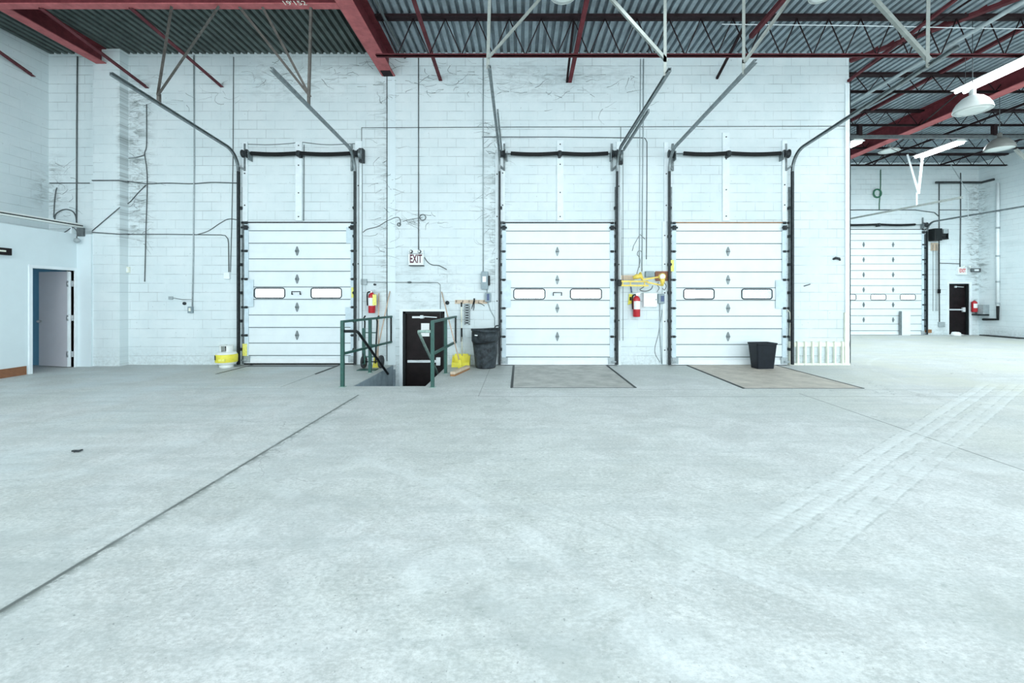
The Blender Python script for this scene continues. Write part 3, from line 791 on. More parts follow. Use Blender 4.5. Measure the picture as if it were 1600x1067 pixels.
# far door opener
r = thing('door_operator', (16.9, FY-.2, 3.95), 'black motor operator mounted beside the top of the tall far door', 'motor')
m = MB(); m.box(16.25, FY-.32, 3.72, 16.55, FY-.03, 4.2, .02); m.build('housing', M['black_paint'], r)
m = MB(); m.cyl((16.55, FY-.2, 3.92), (16.72, FY-.2, 3.92), .10, n=16); m.box(16.5, FY-.25, 3.78, 16.86, FY-.05, 3.83); m.box(16.82, FY-.25, 3.78, 16.85, FY-.1, 4.18); m.build('motor', M['black_paint'], r)
m = MB(); m.box(16.62, FY-.3, 4.0, 16.80, FY-.06, 4.18, .02); m.build('cover', M['conduit'], r)
m = MB(); m.box(16.38, FY-.06, 3.35, 16.62, FY-.001, 3.66); m.build('backing_board', M['wood'], r)
m = MB()
for dx in (16.38, 16.5, 16.56): m.cyl((dx, FY-.1, 3.6), (dx, FY-.1, .95), .008, n=6)
m.build('chain', M['conduit_dark'], r)
r = thing('pull_switch', (16.72, FY-.06, 1.72), 'small black control hanging on a cord beside the far door', 'switch')
m = MB(); m.cyl((16.66, FY-.06, 3.62), (16.66, FY-.06, 1.8), .012, n=6); m.build('cord', M['black'], r)
m = MB(); m.box(16.62, FY-.09, 1.66, 16.70, FY-.02, 1.82, .008); m.build('switch_body', M['black'], r)

# ---- track hangers
def hanger(apex, drop, tops, mat, label, wd=.045):
    root = thing('track_hanger', apex, label, 'hanger bracket')
    a = Vector(apex)
    m = MB(); m.angle(a-Vector((0, 0, drop)), a+Vector((0, 0, .05)), wd, .006, flip=1); m.build('drop_piece', mat, root)
    for t in tops:
        m = MB(); m.angle(a, t, wd, .006, flip=1); m.build('strut', mat, root)
    return root
hanger((wx(377), 7.53, 4.92), .14, [(-5.83, 7.43, 6.37), (-5.04, 7.43, 6.37)], M['rusty_angle'], 'brown V hanger holding the left track of the first door')
hanger((-3.62, 7.6, 4.93), .16, [(-3.50, 7.43, 6.37), (-4.74, 7.43, 6.37), (-4.35, 7.43, 6.37)], M['rusty_angle'], 'brown V hanger holding the right track of the first door', .04)
hanger((-.44, 6.42, 4.95), .14, [(-.40, 6.4, 6.41), (.85, 6.4, 6.41)], M['zinc'], 'zinc V hanger holding the left track of the middle door')
hanger((2.13, 6.40, 4.90), .20, [(2.13, 6.4, 6.41), (.78, 6.4, 6.41)], M['zinc'], 'zinc V hanger holding the right track of the middle door')
hanger((3.27, 6.40, 4.88), .16, [(3.27, 6.4, 6.41), (4.36, 6.4, 6.41)], M['zinc'], 'zinc V hanger holding the left track of the third door')
hanger((5.96, 6.42, 4.93), .10, [(5.96, 6.4, 6.41), (4.6, 6.4, 6.41)], M['zinc'], 'zinc V hanger holding the right track of the third door', .055)
hanger((12.35, 13.7, 4.70), .36, [(12.17, 13.9, 5.98), (12.66, 13.9, 5.98)], M['white'], 'bright V hanger holding the left track of the far door', .05)
m = MB(); m.cyl((12.17, 13.9, 5.95), (12.17, 14.55, 6.43), .008, n=6); m.cyl((12.66, 13.9, 5.95), (12.66, 14.55, 6.43), .008, n=6)
m.build('tie_rod', M['dark_steel'], [o for o in COL.objects if o.get('label', '').startswith('bright V hanger')][0])
hanger((16.10, 15.84, 5.2), .85, [(16.0, 16.4, 6.41)], M['conduit'], 'thin dull hanger holding the right track of the far door', .025)
m = MB(); m.bar((14.6, 13.0, 5.85), (15.3, 12.8, 4.9), .07, .07)
tag(m.build('track_hanger', M['zinc'], loc=(14.6, 13, 5.85)), 'bright angle bar dropping at the far right edge below the grey dome lamp', 'hanger bracket')

# ---------------------------------------------------------------- lights seen in the picture
def tube_light(x, ya, yb, z, label):
    root = thing('tube_light', (x, (ya+yb)/2, z), label, 'light fixture', 'ceiling tube lights')
    m = MB(); m.prism([(x-.19, z), (x-.08, z+.07), (x+.08, z+.07), (x+.19, z)], 'y', ya, yb); m.build('reflector', M['shade'], root)
    m = MB()
    for dx in (-.09, .09): m.cyl((x+dx, ya+.03, z-.035), (x+dx, yb-.03, z-.035), .032, n=10)
    m.build('tube', M['tube'], root)
    m = MB()
    for yy in (ya+.15, yb-.15): m.cyl((x, yy, z+.06), (x, yy, RZ), .004, n=5)
    m.build('suspension_wire', M['conduit_dark'], root)
tube_light(9.62, 7.25, 9.68, 6.0, 'bright tube light at the right edge above the white dome lamp')
tube_light(9.75, 12.7, 13.95, 6.0, 'bright tube light half hidden behind the block wall corner')
tube_light(12.75, 12.75, 14.15, 6.0, 'bright tube light above the far bay track hanger')

def dome(x, y, z, R, h, mat, label, rod=True, tilt=0, lens=True):
    root = thing('dome_lamp', (x, y, z), label, 'lamp', 'unlit dome lamps')
    prof = [(R, 0), (R*1.01, .012*R/.25), (R*.95, h*.28), (R*.80, h*.55), (R*.55, h*.82), (R*.28, h*.97), (.05, h), (.05, h+.10), (.035, h+.12), (0, h+.12)]
    inner = [(R*.98, .003), (R*.92, h*.27), (R*.77, h*.53), (R*.5, h*.78), (0, h*.9)]
    m = MB(); m.lathe((x, y, z), inner[::-1]+prof, 32); o = m.build('lamp_shade', mat, root)
    m = MB(); m.lathe((x, y, z), [(0, h*.12), (R*.35, h*.16), (R*.5, h*.4), (R*.3, h*.7), (0, h*.75)], 20); m.build('bulb', M['lens'], root)
    if lens:
        m = MB(); m.lathe((x, y, z), [(0, -.012), (R*.6, -.006), (R*.96, .002)], 32); m.build('lamp_lens', M['lens'], root)
    m = MB(); m.cyl((x, y, z+h+.12), (x, y, RZ), .007, n=8); m.build('stem', M['conduit_dark'], root)
    return root
dome(8.82, 8.6, 5.12, .295, .30, M['shade'], 'white enamel dome lamp below the brightest tube light')
dome(12.5, 11.5, 5.35, .30, .30, M['shade_grey'], 'grey dome lamp at the right edge beyond the girder')
dome(12.3, 14.7, 6.35, .29, .12, M['shade'], 'small pale dome lamp under the girder above the far bay')
dome(.68, 6.9, 6.19, .20, .2, M['shade'], 'pale dome lamp cut by the top edge above the middle dock door')
dome(4.75, 6.95, 6.22, .18, .2, M['shade'], 'pale dome lamp cut by the top edge above the third dock door')

# ---------------------------------------------------------------- office door and exit doors
root = thing('door_5', (-9.53, (DY0+DY1)/2, 0), 'open grey office door in a white frame', 'door', None, 'structure')
m = MB(); fx0, fx1 = -9.68, -9.505
for a, b, z0, z1 in ((DY0-.06, DY0+.0, 0, DZ+.06), (DY1, DY1+.06, 0, DZ+.06), (DY0, DY1, DZ, DZ+.06)): m.box(fx0, a, z0, fx1, b, z1)
m.build('door_frame', M['frame'], root)
def swing(mb):
    bmesh.ops.rotate(mb.bm, cent=(-9.60, DY1-.03, 0), matrix=Matrix.Rotation(-math.radians(13), 3, 'Z'), verts=mb.bm.verts); return mb
lf = MB(); lf.box(-10.44, DY1-.055, .012, -9.62, DY1-.012, DZ-.02); leaf = swing(lf).build('door_leaf', M['leaf'], root)
m = MB(); m.box(-9.618, DY1-.055, .012, -9.575, DY1-.012, DZ-.02); swing(m).build('leaf_edge', M['frame'], leaf)
m = MB(); m.lathe((-10.375, DY1-.055, .97), [(.0, -.07), (.022, -.068), (.03, -.05), (.022, -.03), (.012, -.02), (.012, 0), (.032, 0)][::-1], 14, 'y'); m.box(-10.445, DY1-.06, .93, -10.437, DY1-.01, 1.0)
swing(m).build('door_knob', M['chrome'], leaf)
for hz in (.28, 1.05, 1.78):
    m = MB(); m.box(-9.63, DY1-.064, hz-.06, -9.59, DY1-.052, hz+.06); m.box(-9.585, DY1-.03, hz-.06, -9.535, DY1+.0-.004, hz+.06); m.cyl((-9.595, DY1-.065, hz-.06), (-9.595, DY1-.065, hz+.06), .010, n=8)
    m.build('hinge', M['chrome'], root)

def exit_door(idx, x0, x1, z0, z1, y, label, barz, flip=1):
    root = thing('door_%d' % idx, ((x0+x1)/2, y, z0), label, 'door', None, 'structure')
    m = MB()
    for a, b, c, d in ((x0, x0+.05, z0, z1), (x1-.05, x1, z0, z1), (x0, x1, z1-.05, z1)): m.box(a, y+.03, c, b, y+.16, d)
    m.build('door_frame', M['black_paint'], root)
    m = MB(); m.box(x0+.05, y+.10, z0+.01, x1-.05, y+.145, z1-.05); lf = m.build('door_leaf', M['door_dark'], root)
    w_ = x1-x0
    m = MB(); m.box(x0+.09, y+.03, barz-.028, x1-.17, y+.07, barz+.028, .008); m.box(x0+.10, y+.07, barz-.02, x0+.14, y+.10, barz+.02); m.build('push_bar', M['bar_white'], lf)
    m = MB(); m.box(x1-.20, y+.02, barz-.09, x1-.10, y+.10, barz+.09, .012); m.build('latch_case', M['bar_white'], lf)
    m = MB(); m.bar((x0+.42*w_, y+.06, z1-.115), (x0+.80*w_, y+.06, z1-.135), .05, .02); m.box(x0+.40*w_, y+.05, z1-.16, x0+.47*w_, y+.10, z1-.09); m.build('door_closer', M['bar_white'], lf)
    return root, lf
r, lf = exit_door(6, EX0, EX1, EZ0, EZ1, WY, 'dark brown exit door down the steps under the exit sign', W(0, 564.5, 9.8).z)
for a, b, nm in (((644, 494), (663, 497), 'sign_plate'), ((658, 505), (671, 517), 'notice_sheet'), ((658, 520), (671, 525.5), 'notice_sheet')):
    yy = WY+.099; p, q = W(a[0], a[1], yy), W(b[0], b[1], yy); m = MB(); m.box(p.x, yy-.004, q.z, q.x, yy, p.z); m.build(nm, M['paper'], lf)
m = MB()
for a, b, c, d in ((EX0-.07, EX0, EZ0, EZ1+.05), (EX1, EX1+.04, EZ0, EZ1+.05), (EX0, EX1, EZ1, EZ1+.05)): m.box(a, WY-.02, c, b, WY+.03, d)
m.build('door_casing', M['frame'], r)
r, lf = exit_door(7, 17.09, 17.9, 0, 2.04, FY, 'dark exit door of the far bay with a white push bar', H-20*FY/690+.03)
m = MB()
for a, b, c, d in ((17.04, 17.09, 0, 2.1), (17.9, 18.0, 0, 2.1), (17.09, 17.9, 2.04, 2.1)): m.box(a, FY-.03, c, b, FY+.03, d)
m.build('door_casing', M['frame'], r)

# ---------------------------------------------------------------- exit signs
def letters(parent, body, cx, y, cz, size, mat, sx=1.0):
    cu = bpy.data.curves.new('lettering', 'FONT'); cu.body = body; cu.size = size; cu.align_x = 'CENTER'; cu.align_y = 'CENTER'; cu.extrude = .001; cu.offset = size*.028
    o = bpy.data.objects.new('lettering', cu); COL.objects.link(o); cu.materials.append(mat)
    o = as_mesh(o)
    o.rotation_euler = (PI/2, 0, 0); o.scale = (sx, 1, 1); o.parent = parent; o.location = Vector((cx, y, cz))-woff(parent)
    return o
a = W(640, 397); b = W(663, 415)
r = thing('exit_sign', ((a.x+b.x)/2, WY-.05, b.z), 'white EXIT sign with two emergency lamp heads above the sunken door', 'exit sign')
m = MB(); m.box(a.x, WY-.11, b.z, b.x, WY-.001, a.z+.085, .006); m.build('sign_box', M['white'], r)
m = MB(); m.box(a.x+.012, WY-.114, b.z+.012, b.x-.012, WY-.109, a.z+.012-.02); m.build('sign_face', M['paper'], r)
m = MB(); m.box(a.x+.01, WY-.118, b.z-.012, b.x+.002, WY-.001, b.z+.004); m.box(a.x+.01, WY-.116, a.z-.006, b.x-.01, WY-.109, a.z+.002); m.build('sign_rim', M['rail_dark'], r)
letters(r, 'EXIT', (a.x+b.x)/2, WY-.1155, (a.z+b.z)/2+.006, .25, M['maroon'], .52)
for px in (644.5, 657.5):
    x_ = W(px, 0).x; m = MB(); zz = W(0, 394).z; m.lathe((x_, WY-.10, zz), [(.0, -.075), (.03, -.07), (.04, -.03), (.03, .0), (0, .01)], 16, 'y')
    h_ = m.build('lamp_head', M['rail_dark'], r)
    m = MB(); m.lathe((x_, WY-.10, zz), [(.0, -.079), (.026, -.076), (.026, -.07)], 14, 'y'); m.build('lamp_lens', M['lens'], h_)
yf_ = FY-.1; a = W(1497, 417, yf_); b = W(1511, 429, yf_)
r = thing('exit_sign', ((a.x+b.x)/2, yf_, b.z), 'white exit sign with red letters above the far dark door', 'exit sign')
m = MB(); m.box(a.x, yf_, b.z, b.x, FY-.001, a.z, .008); m.build('sign_box', M['white'], r)
letters(r, 'EXIT', (a.x+b.x)/2, yf_-.003, (a.z+b.z)/2, .2, M['red_letter'], .6)
for dx in (.0, .22):
    m = MB(); m.lathe((b.x-.12+dx, yf_+.02, a.z+.01), [(.0, -.06), (.045, -.055), (.05, -.02), (0, .03)], 12, 'y'); m.build('lamp_head', M['lens'], r)
r = thing('emergency_light', (18.15, FY-.08, 2.5), 'twin head emergency light in the far corner beside the exit sign', 'emergency light')
m = MB(); a = W(1524, 419, yf_); b = W(1537, 425, yf_); m.box(a.x-.12, yf_, b.z, 18.295, FY-.001, a.z, .03); m.build('housing', M['conduit_dark'], r)
m = MB(); m.box(a.x-.04, yf_-.02, b.z+.04, a.x+.12, yf_, a.z-.04); m.build('lamp_lens', M['white'], r)
# dark sign stub on the office wall
r = thing('exit_sign', (-9.5, 7.9, 2.27), 'dark brown sign box on the office partition at the left edge', 'sign')
m = MB(); m.box(-9.53, 7.55, 2.27, -9.47, 8.24, 2.40, .005); m.build('sign_box', M['door_dark'], r)
m = MB(); m.box(-9.469, 7.6, 2.325, -9.466, 8.14, 2.355); m.build('sign_strip', M['cream'], r)

# ---------------------------------------------------------------- conduits, cables, boxes on the dock wall
def run(pxs, r, mat, label, name='conduit', cat='conduit', y=WY, smooth=False, group=None):
    pts = [W(a, b, y-r-.004) for a, b in pxs]
    # keep the run against the wall but true in x and z on it
    if smooth: pts = smooth_path(pts, 6)
    m = MB(); m.tube(pts, r, 8); c = (pts[0]+pts[-1])/2
    return tag(m.build(name, M[mat], loc=tuple(pts[0])), label, cat, group)
run([(654, 86), (654, 391)], .011, 'conduit_dark', 'thin dark conduit dropping to the EXIT sign')
run([(604.5, 118), (604.5, 564)], .008, 'conduit_dark', 'thin dark line of wire left of the grey wall strip', 'wire', 'wire')
run([(755, 86), (755, 424)], .012, 'conduit', 'conduit dropping to the grey disconnect switch')
run([(565, 236), (565, 199.5), (600, 199.5), (800, 198.5), (1000, 198), (1322, 197)], .008, 'conduit_dark', 'long thin conduit crossing the wall above all the dock doors', y=WY)
run([(753, 214), (870, 214), (960, 215), (1000, 215), (1008, 216), (1011, 222), (1011, 290), (1010, 405)], .009, 'conduit_dark', 'bent conduit crossing above the middle dock door springs')
run([(1001, 92), (1000, 205), (999, 418)], .009, 'conduit', 'leftmost of the two straight conduits between middle and third doors')
run([(1005.5, 92), (1005, 205), (1003, 424)], .012, 'conduit', 'thicker straight conduit between the middle and third doors')
run([(970, 198), (970, 300), (971.5, 432)], .006, 'conduit_dark', 'thin wire right of the middle door track plank', 'wire', 'wire')
run([(303, 86), (303.5, 250), (302, 400), (300.5, 480)], .014, 'conduit', 'thick grey conduit dropping to the switch left of the first dock door')
run([(365, 89), (364, 250), (362, 350), (360, 425)], .008, 'conduit_dark', 'thin wire dropping to the white box beside the first door', 'wire', 'wire')
run([(197, 283), (230, 287), (260, 286), (300, 287), (330, 285), (374, 286)], .011, 'conduit_dark', 'sagging cable from pilaster to the first door track', 'cable', 'cable', smooth=True)
run([(199, 366), (260, 366), (345, 367), (352, 368), (356, 373), (357, 380), (357.5, 425)], .010, 'conduit_dark', 'conduit bending down to the white box beside the first door')
run([(194, 322), (204, 315), (215, 302), (228, 289)], .010, 'conduit_dark', 'diagonal cable climbing from the office top past the pilaster', 'cable', 'cable')
run([(229, 163), (229, 225), (226, 240), (229, 262), (230, 290), (228, 360), (227, 400), (226, 440)], .010, 'conduit_dark', 'long loose hanging cable left of the thick conduit', 'cable', 'cable', smooth=True)
run([(201, 247), (213, 246), (226, 242)], .010, 'conduit_dark', 'short cable stub joining the loose hanging cable', 'cable', 'cable', smooth=True)
run([(306, 367), (325, 361), (345, 348), (358, 342), (374, 344)], .009, 'conduit_dark', 'drooping cable leading to the first door left track', 'cable', 'cable', smooth=True)
run([(567, 363), (574, 358), (590, 354), (603, 346), (610, 343), (617, 340), (623, 340), (626, 346), (624, 351)], .008, 'conduit_dark', 'curled cable between the first dock door and the wall strip', 'cable', 'cable', smooth=True)
run([(629, 346), (640, 343), (652, 341), (660, 340)], .006, 'conduit_dark', 'short cable reaching the coil above the EXIT sign', 'cable', 'cable', smooth=True)
run([(663, 402), (669, 410), (676, 414), (686, 415), (698, 421)], .009, 'conduit_dark', 'loose cable trailing right of the EXIT sign', 'cable', 'cable', smooth=True)
run([(572, 440.5), (600, 441), (640, 441), (684, 441.5), (688, 445), (688, 500)], .006, 'conduit_dark', 'thin conduit line above the sunken exit door')
run([(761, 451), (761, 458)], .012, 'conduit', 'short nipple between the disconnect and the blue switch')
run([(762, 471), (766, 484), (773, 497), (773.5, 516)], .010, 'conduit', 'bent conduit from the blue switch down behind the trash can')
run([(1031, 472), (1031, 520), (1033, 550), (1034, 568)], .012, 'conduit', 'grey conduit dropping from the right switch box to the floor')
run([(1026.5, 456), (1030, 450), (1027, 445), (1029, 441)], .006, 'conduit_dark', 'thin cable rising from the right switch box', 'cable', 'cable', smooth=True)
run([(1035.5, 440), (1036, 474), (1029, 520), (1023, 548), (1031, 566)], .005, 'conduit_dark', 'thin loose wire curving to the floor left of the third door', 'wire', 'wire', smooth=True)
run([(995, 428), (1000, 410), (999, 402), (996, 398), (997, 393), (1001, 392), (1004, 396)], .006, 'conduit_dark', 'looped wire above the folded yellow dock light', 'wire', 'wire', smooth=True)
run([(1000, 366), (1008, 374), (1000, 366), (990, 384), (988, 392)], .006, 'conduit_dark', 'frayed wire hanging off the straight conduits', 'wire', 'wire')
run([(1240, 250), (1240, 400), (1239, 494), (1236, 520)], .006, 'conduit_dark', 'pull rope hanging right of the third door track', 'rope', 'rope')
run([(1234, 525), (1235, 500), (1234, 488), (1231.5, 485), (1229, 487)], .012, 'cream', 'cream hooked rod standing beside the third door track', 'hook_rod', 'rod', y=WY-.02)
run([(475, 226), (474.5, 345)], .008, 'conduit_dark', 'thin conduit beside the middle plank of the first door')
run([(383, 225), (420, 226), (455, 224), (470, 222), (510, 226), (561, 224)], .007, 'conduit_dark', 'slack cable strung above the first door springs', 'cable', 'cable', smooth=True)
# left of the pilaster
def runp(pts, r, mat, label, name='conduit', cat='conduit', smooth=False):
    if smooth: pts = smooth_path(pts, 8)
    m = MB(); m.tube(pts, r, 8); return tag(m.build(name, M[mat], loc=tuple(pts[0])), label, cat)
yy = WY-.015
run([(121, 88), (120, 200), (119.5, 347)], .013, 'conduit_dark', 'dark conduit dropping down the wall above the office')
run([(78, 286), (92, 286), (140, 286)], .010, 'conduit_dark', 'cable crossing the wall above the office', 'cable', 'cable')
run([(85, 345), (87, 335), (95, 329), (104, 327), (113, 330), (118, 337), (120, 348)], .012, 'conduit_dark', 'arched black cable above the office', 'cable', 'cable', smooth=True)
run([(89, 293), (87, 300), (85, 318), (84, 340)], .010, 'conduit_dark', 'short cable dropping beside the arched cable', 'cable', 'cable', smooth=True)
runp([(-9.22, 9.52, W(0, 363, 9.53).z), (-8.62, 9.52, W(0, 366, 9.53).z), (-8.60, 9.73, W(0, 366).z)], .011, 'conduit_dark', 'cable wrapping the pilaster at office height', 'cable', 'cable')
runp([(-9.22, 9.52, W(0, 361, 9.53).z), (-8.62, 9.52, W(0, 324, 9.53).z)], .009, 'conduit_dark', 'slanting cable across the pilaster face', 'cable', 'cable')
runp([(-9.22, 9.52, W(0, 282, 9.53).z), (-8.64, 9.52, W(0, 282, 9.53).z), (-8.60, 9.72, W(0, 285).z)], .011, 'conduit_dark', 'high cable wrapping the pilaster', 'cable', 'cable')
r = thing('wall_channel', (-9.48, 8, 3.05), 'long pale channel with a dark slot running along the office top', 'channel')
m = MB(); m.box(-9.60, 2, 3.0, -9.50, 9.62, 3.03); m.box(-9.60, 2, 3.055, -9.52, 9.62, 3.085); m.build('channel_body', M['shade'], r)
m = MB(); m.box(-9.59, 2, 3.03, -9.51, 9.62, 3.055); m.build('channel_slot', M['black_paint'], r)
m = MB()
for q in (4, 6, 8, 9.4): m.box(-9.58, q, 2.85, -9.54, q+.04, 3.0)
m.build('channel_foot', M['board'], r)
r = thing('floodlight', (-9.42, 9.35, 2.65), 'small round lamp head clipped at the office corner top', 'lamp')
m = MB(); m.lathe((-9.42, 9.42, 2.70), [(.0, -.06), (.045, -.055), (.055, -.02), (.03, .02), (0, .03)], 16, 'y'); m.build('lamp_head', M['conduit'], r)
m = MB(); m.tube(smooth_path([(-9.45, 9.42, 2.75), (-9.46, 9.44, 2.88), (-9.53, 9.42, 2.98), (-9.62, 9.38, 2.9), (-9.66, 9.36, 2.86)]), .010, 8); m.build('cord', M['conduit_dark'], r)
m = MB(); m.box(-9.48, 9.44, 2.80, -9.34, 9.499, 2.98, .01); m.build('junction_box', M['conduit_dark'], r)

def wbox(px0, py0, px1, py1, dep, mat, label, name='electrical_box', cat='electrical box', face=None, y=WY, bev=.006):
    a = W(px0, py0, y); b = W(px1, py1, y)
    r = thing(name, ((a.x+b.x)/2, y, b.z), label, cat)
    m = MB(); m.box(a.x, y-dep, b.z, b.x, y-.001, a.z, bev); m.build('box_body', M[mat], r)
    if face:
        p0, q0, p1, q1, fm = face; a = W(p0, q0, y); b = W(p1, q1, y)
        m = MB(); m.box(a.x, y-dep-.006, b.z, b.x, y-dep+.001, a.z); m.build('cover_plate', M[fm], r)
    return r
wbox(195.5, 417, 204, 426, .05, 'cream', 'square beige signal box on the wall beside the pilaster', face=(197.5, 419, 202.5, 424, 'white'))
wbox(296, 479, 303, 489, .06, 'box_grey', 'small grey switch at the foot of the thick conduit', 'light_switch', 'switch', face=(298, 481, 301, 486, 'cream'))
wbox(352, 425.5, 361, 436, .06, 'white', 'white junction box left of the first dock door')
wbox(265, 463, 271, 468, .04, 'conduit', 'tiny grey fitting left of the grey switch')
run([(271, 465.5), (285, 468), (300, 468)], .006, 'conduit_dark', 'short cable between the tiny fitting and thick conduit', 'cable', 'cable')
m = MB(); p = W(289, 474); m.lathe((p.x, WY, p.z), [(.035, -.001), (.035, -.03), (0, -.035)], 12, 'y'); tag(m.build('electrical_box', M['rail_dark'], loc=tuple(p)), 'round dark knob cover near the grey switch', 'electrical box')
r = wbox(752.5, 424.5, 763, 452, .11, 'box_grey', 'tall grey disconnect switch above the trash can', 'disconnect_switch', 'switch', face=(754.5, 432, 760, 441, 'paper'))
m = MB(); p = W(764.5, 431); m.box(p.x-.012, WY-.12, W(0, 446).z, p.x+.02, WY-.04, p.z, .006); m.build('lever', M['black_paint'], r)
wbox(758, 457.5, 767, 471.5, .07, 'box_grey', 'small switch with navy plate under the disconnect switch', 'light_switch', 'switch', face=(761, 459, 765, 469.5, 'blue_plastic'))
wbox(1027, 459, 1037, 474, .07, 'box_grey', 'small switch with navy plate right of the white panel', 'light_switch', 'switch', face=(1031, 462, 1036, 471, 'blue_plastic'))
r = wbox(1004, 457.5, 1025, 479.5, .09, 'white', 'square white panel box beside the red extinguisher', 'panel_box', 'electrical box')
m = MB(); p = W(1023, 468); m.cyl((p.x, WY-.1, p.z), (p.x, WY-.088, p.z), .01, n=8); m.build('latch', M['rail_dark'], r)
wbox(565, 436, 574, 445, .06, 'conduit', 'grey pull box on the plank beside the first door', 'electrical_box')
m = MB(); p = W(640, 441); m.lathe((p.x, WY, p.z), [(.05, -.001), (.045, -.035), (0, -.04)], 12, 'y', sy=.45); tag(m.build('electrical_box', M['conduit_dark'], loc=tuple(p)), 'oval dark fitting on the line above the sunken door', 'electrical box')
m = MB(); p = W(586, 444.5); m.lathe((p.x, WY, p.z), [(.03, -.001), (.03, -.03), (0, -.035)], 12, 'y', sy=.7); tag(m.build('electrical_box', M['rail_dark'], loc=tuple(p)), 'small dark cap above the wall mounted extinguisher', 'electrical box')
m = MB(); p = W(699, 473); m.lathe((p.x, WY, p.z), [(.045, -.001), (.04, -.05), (0, -.06)], 12, 'y'); tag(m.build('doorbell', M['rail_dark'], loc=tuple(p)), 'round dark bell on the wall right of the sunken door', 'bell')
for c_, rr, lb in ((W(661, 340), .065, 'small coil of cable hanging above the EXIT sign'), (W(624, 351), .035, 'tight cable curl left of the EXIT sign conduit')):
    m = MB(); m.tube([(c_.x+rr*math.cos(t/16*2*PI), WY-.02-.0008*t, c_.z+rr*math.sin(t/16*2*PI)) for t in range(30)], .008, 6)
    tag(m.build('cable_coil', M['conduit_dark'], loc=tuple(c_)), lb, 'cable')
m = MB(); m.tube([W(a, b, WY-.03) for a, b in ((1302, 405), (1306, 403), (1311, 404), (1313, 407))], [.02, .03, .03, .015], 8)
tag(m.build('wall_bracket', M['rail_dark'], loc=tuple(W(1307, 405))), 'small dark stub bracket on the wall near the corner', 'bracket')
m = MB(); m.tube([W(a, b, WY-.02) for a, b in ((1256, 447), (1266, 444))], .01, 6)
tag(m.build('wall_bracket', M['rail_dark'], loc=tuple(W(1260, 445))), 'tiny dark peg on the wall right of the third door', 'bracket')

# ---------------------------------------------------------------- extinguishers
def extinguisher(c, rad, h, label, mat_top=None, lab=True, wall=WY, hose=True):
    r = thing('fire_extinguisher', c, label, 'fire extinguisher'); x, y, z = c
    m = MB(); m.lathe(c, [(0, .0), (rad*.9, .0), (rad, .015), (rad, h*.74), (rad*.85, h*.81), (rad*.4, h*.87), (rad*.3, h*.9), (0, h*.9)], 24); m.build('cylinder', M['red_paint'], r)
    m = MB(); m.cyl((x, y, z+h*.88), (x, y, z+h*.95), rad*.28, n=10); m.bar((x-rad*.2, y, z+h*.96), (x+rad*1.0, y-rad*.3, z+h*1.0), .025, .018); m.bar((x-rad*.2, y, z+h*.93), (x+rad*.9, y-rad*.3, z+h*.92), .022, .014)
    m.cyl((x, y-rad*.3, z+h*.92), (x, y-rad*.55, z+h*.92), rad*.25, n=10); m.build('valve', M['chrome'], r)
    if hose:
        m = MB(); m.tube(smooth_path([(x-rad*.2, y, z+h*.93), (x-rad*1.15, y-.02, z+h*.88), (x-rad*1.25, y-.02, z+h*.6), (x-rad*1.15, y-.02, z+h*.32)]), .013, 8); m.build('hose', M['black'], r)
    if lab:
        m = MB(); n = 10; z0, z1 = z+h*.32, z+h*.66
        q = [(x+rad*1.02*math.cos(a), y+rad*1.02*math.sin(a)) for a in [math.radians(-150+12*i) for i in range(n+1)]]
        inn = [(x+rad*.97*math.cos(a), y+rad*.97*math.sin(a)) for a in [math.radians(-150+12*i) for i in range(n+1)]]
        m.prism(q+inn[::-1], 'z', z0, z1); m.build('paper_label', M['paper'], r)
    m = MB(); m.box(x-.02, y+rad*.9, z+h*.4, x+.02, wall-.001, z+h*.8); m.build('wall_bracket', M['rail'], r)
    return r
e1 = W(580.5, 489, 9.62)
extinguisher((e1.x, 9.64, e1.z), .075, .50, 'red extinguisher with white tag on the wall beside the first dock door')
e1r = [o for o in COL.objects if o.get('label', '').startswith('red extinguisher with white tag')][0]
m = MB(); p = W(581, 460, 9.5); q = W(587, 477, 9.5); m.box(p.x, 9.545, q.z, q.x, 9.55, p.z); m.build('inspection_tag', M['sticker'], e1r)
e2 = W(995, 495, 9.62)
extinguisher((e2.x, 9.64, e2.z), .078, .52, 'red extinguisher with white label below the folded yellow light')
for k, (py, lb) in enumerate(((487, 'red extinguisher lower of the two by the far exit door'), (478, ''))):
    if k == 0:
        e3 = W(1524.5, 487.5, 17.4); extinguisher((e3.x, 17.45, e3.z), .09, .50, 'small red extinguisher with white label by the far exit door', wall=FY, hose=False)
m = MB(); p = W(1522, 469, 17.52); q = W(1529, 475, 17.52); 
# yellow pull tag
r = thing('hang_tag', tuple(W(984, 476)), 'yellow tag hanging left of the extinguisher below the yellow light', 'tag')
m = MB(); pts = [W(a, b, WY-.03) for a, b in ((983, 459), (989, 460), (987, 474), (981, 476))]
m.prism([(p.x, p.z) for p in pts], 'y', WY-.04, WY-.03); m.build('tag_card', M['yellow'], r)
m = MB(); m.tube([W(986, 449, WY-.035), W(987, 457, WY-.035)], .014, 8); m.tube([W(985.5, 447, WY-.035), W(986, 450, WY-.035)], .01, 6); m.build('tag_clip', M['blue_plastic'], r)
m = MB(); p = W(984.5, 466, 0+WY); m.box(p.x-.02, WY-.043, p.z-.05, p.x+.02, WY-.04, p.z+.03); m.build('printed_mark', M['black_paint'], r)

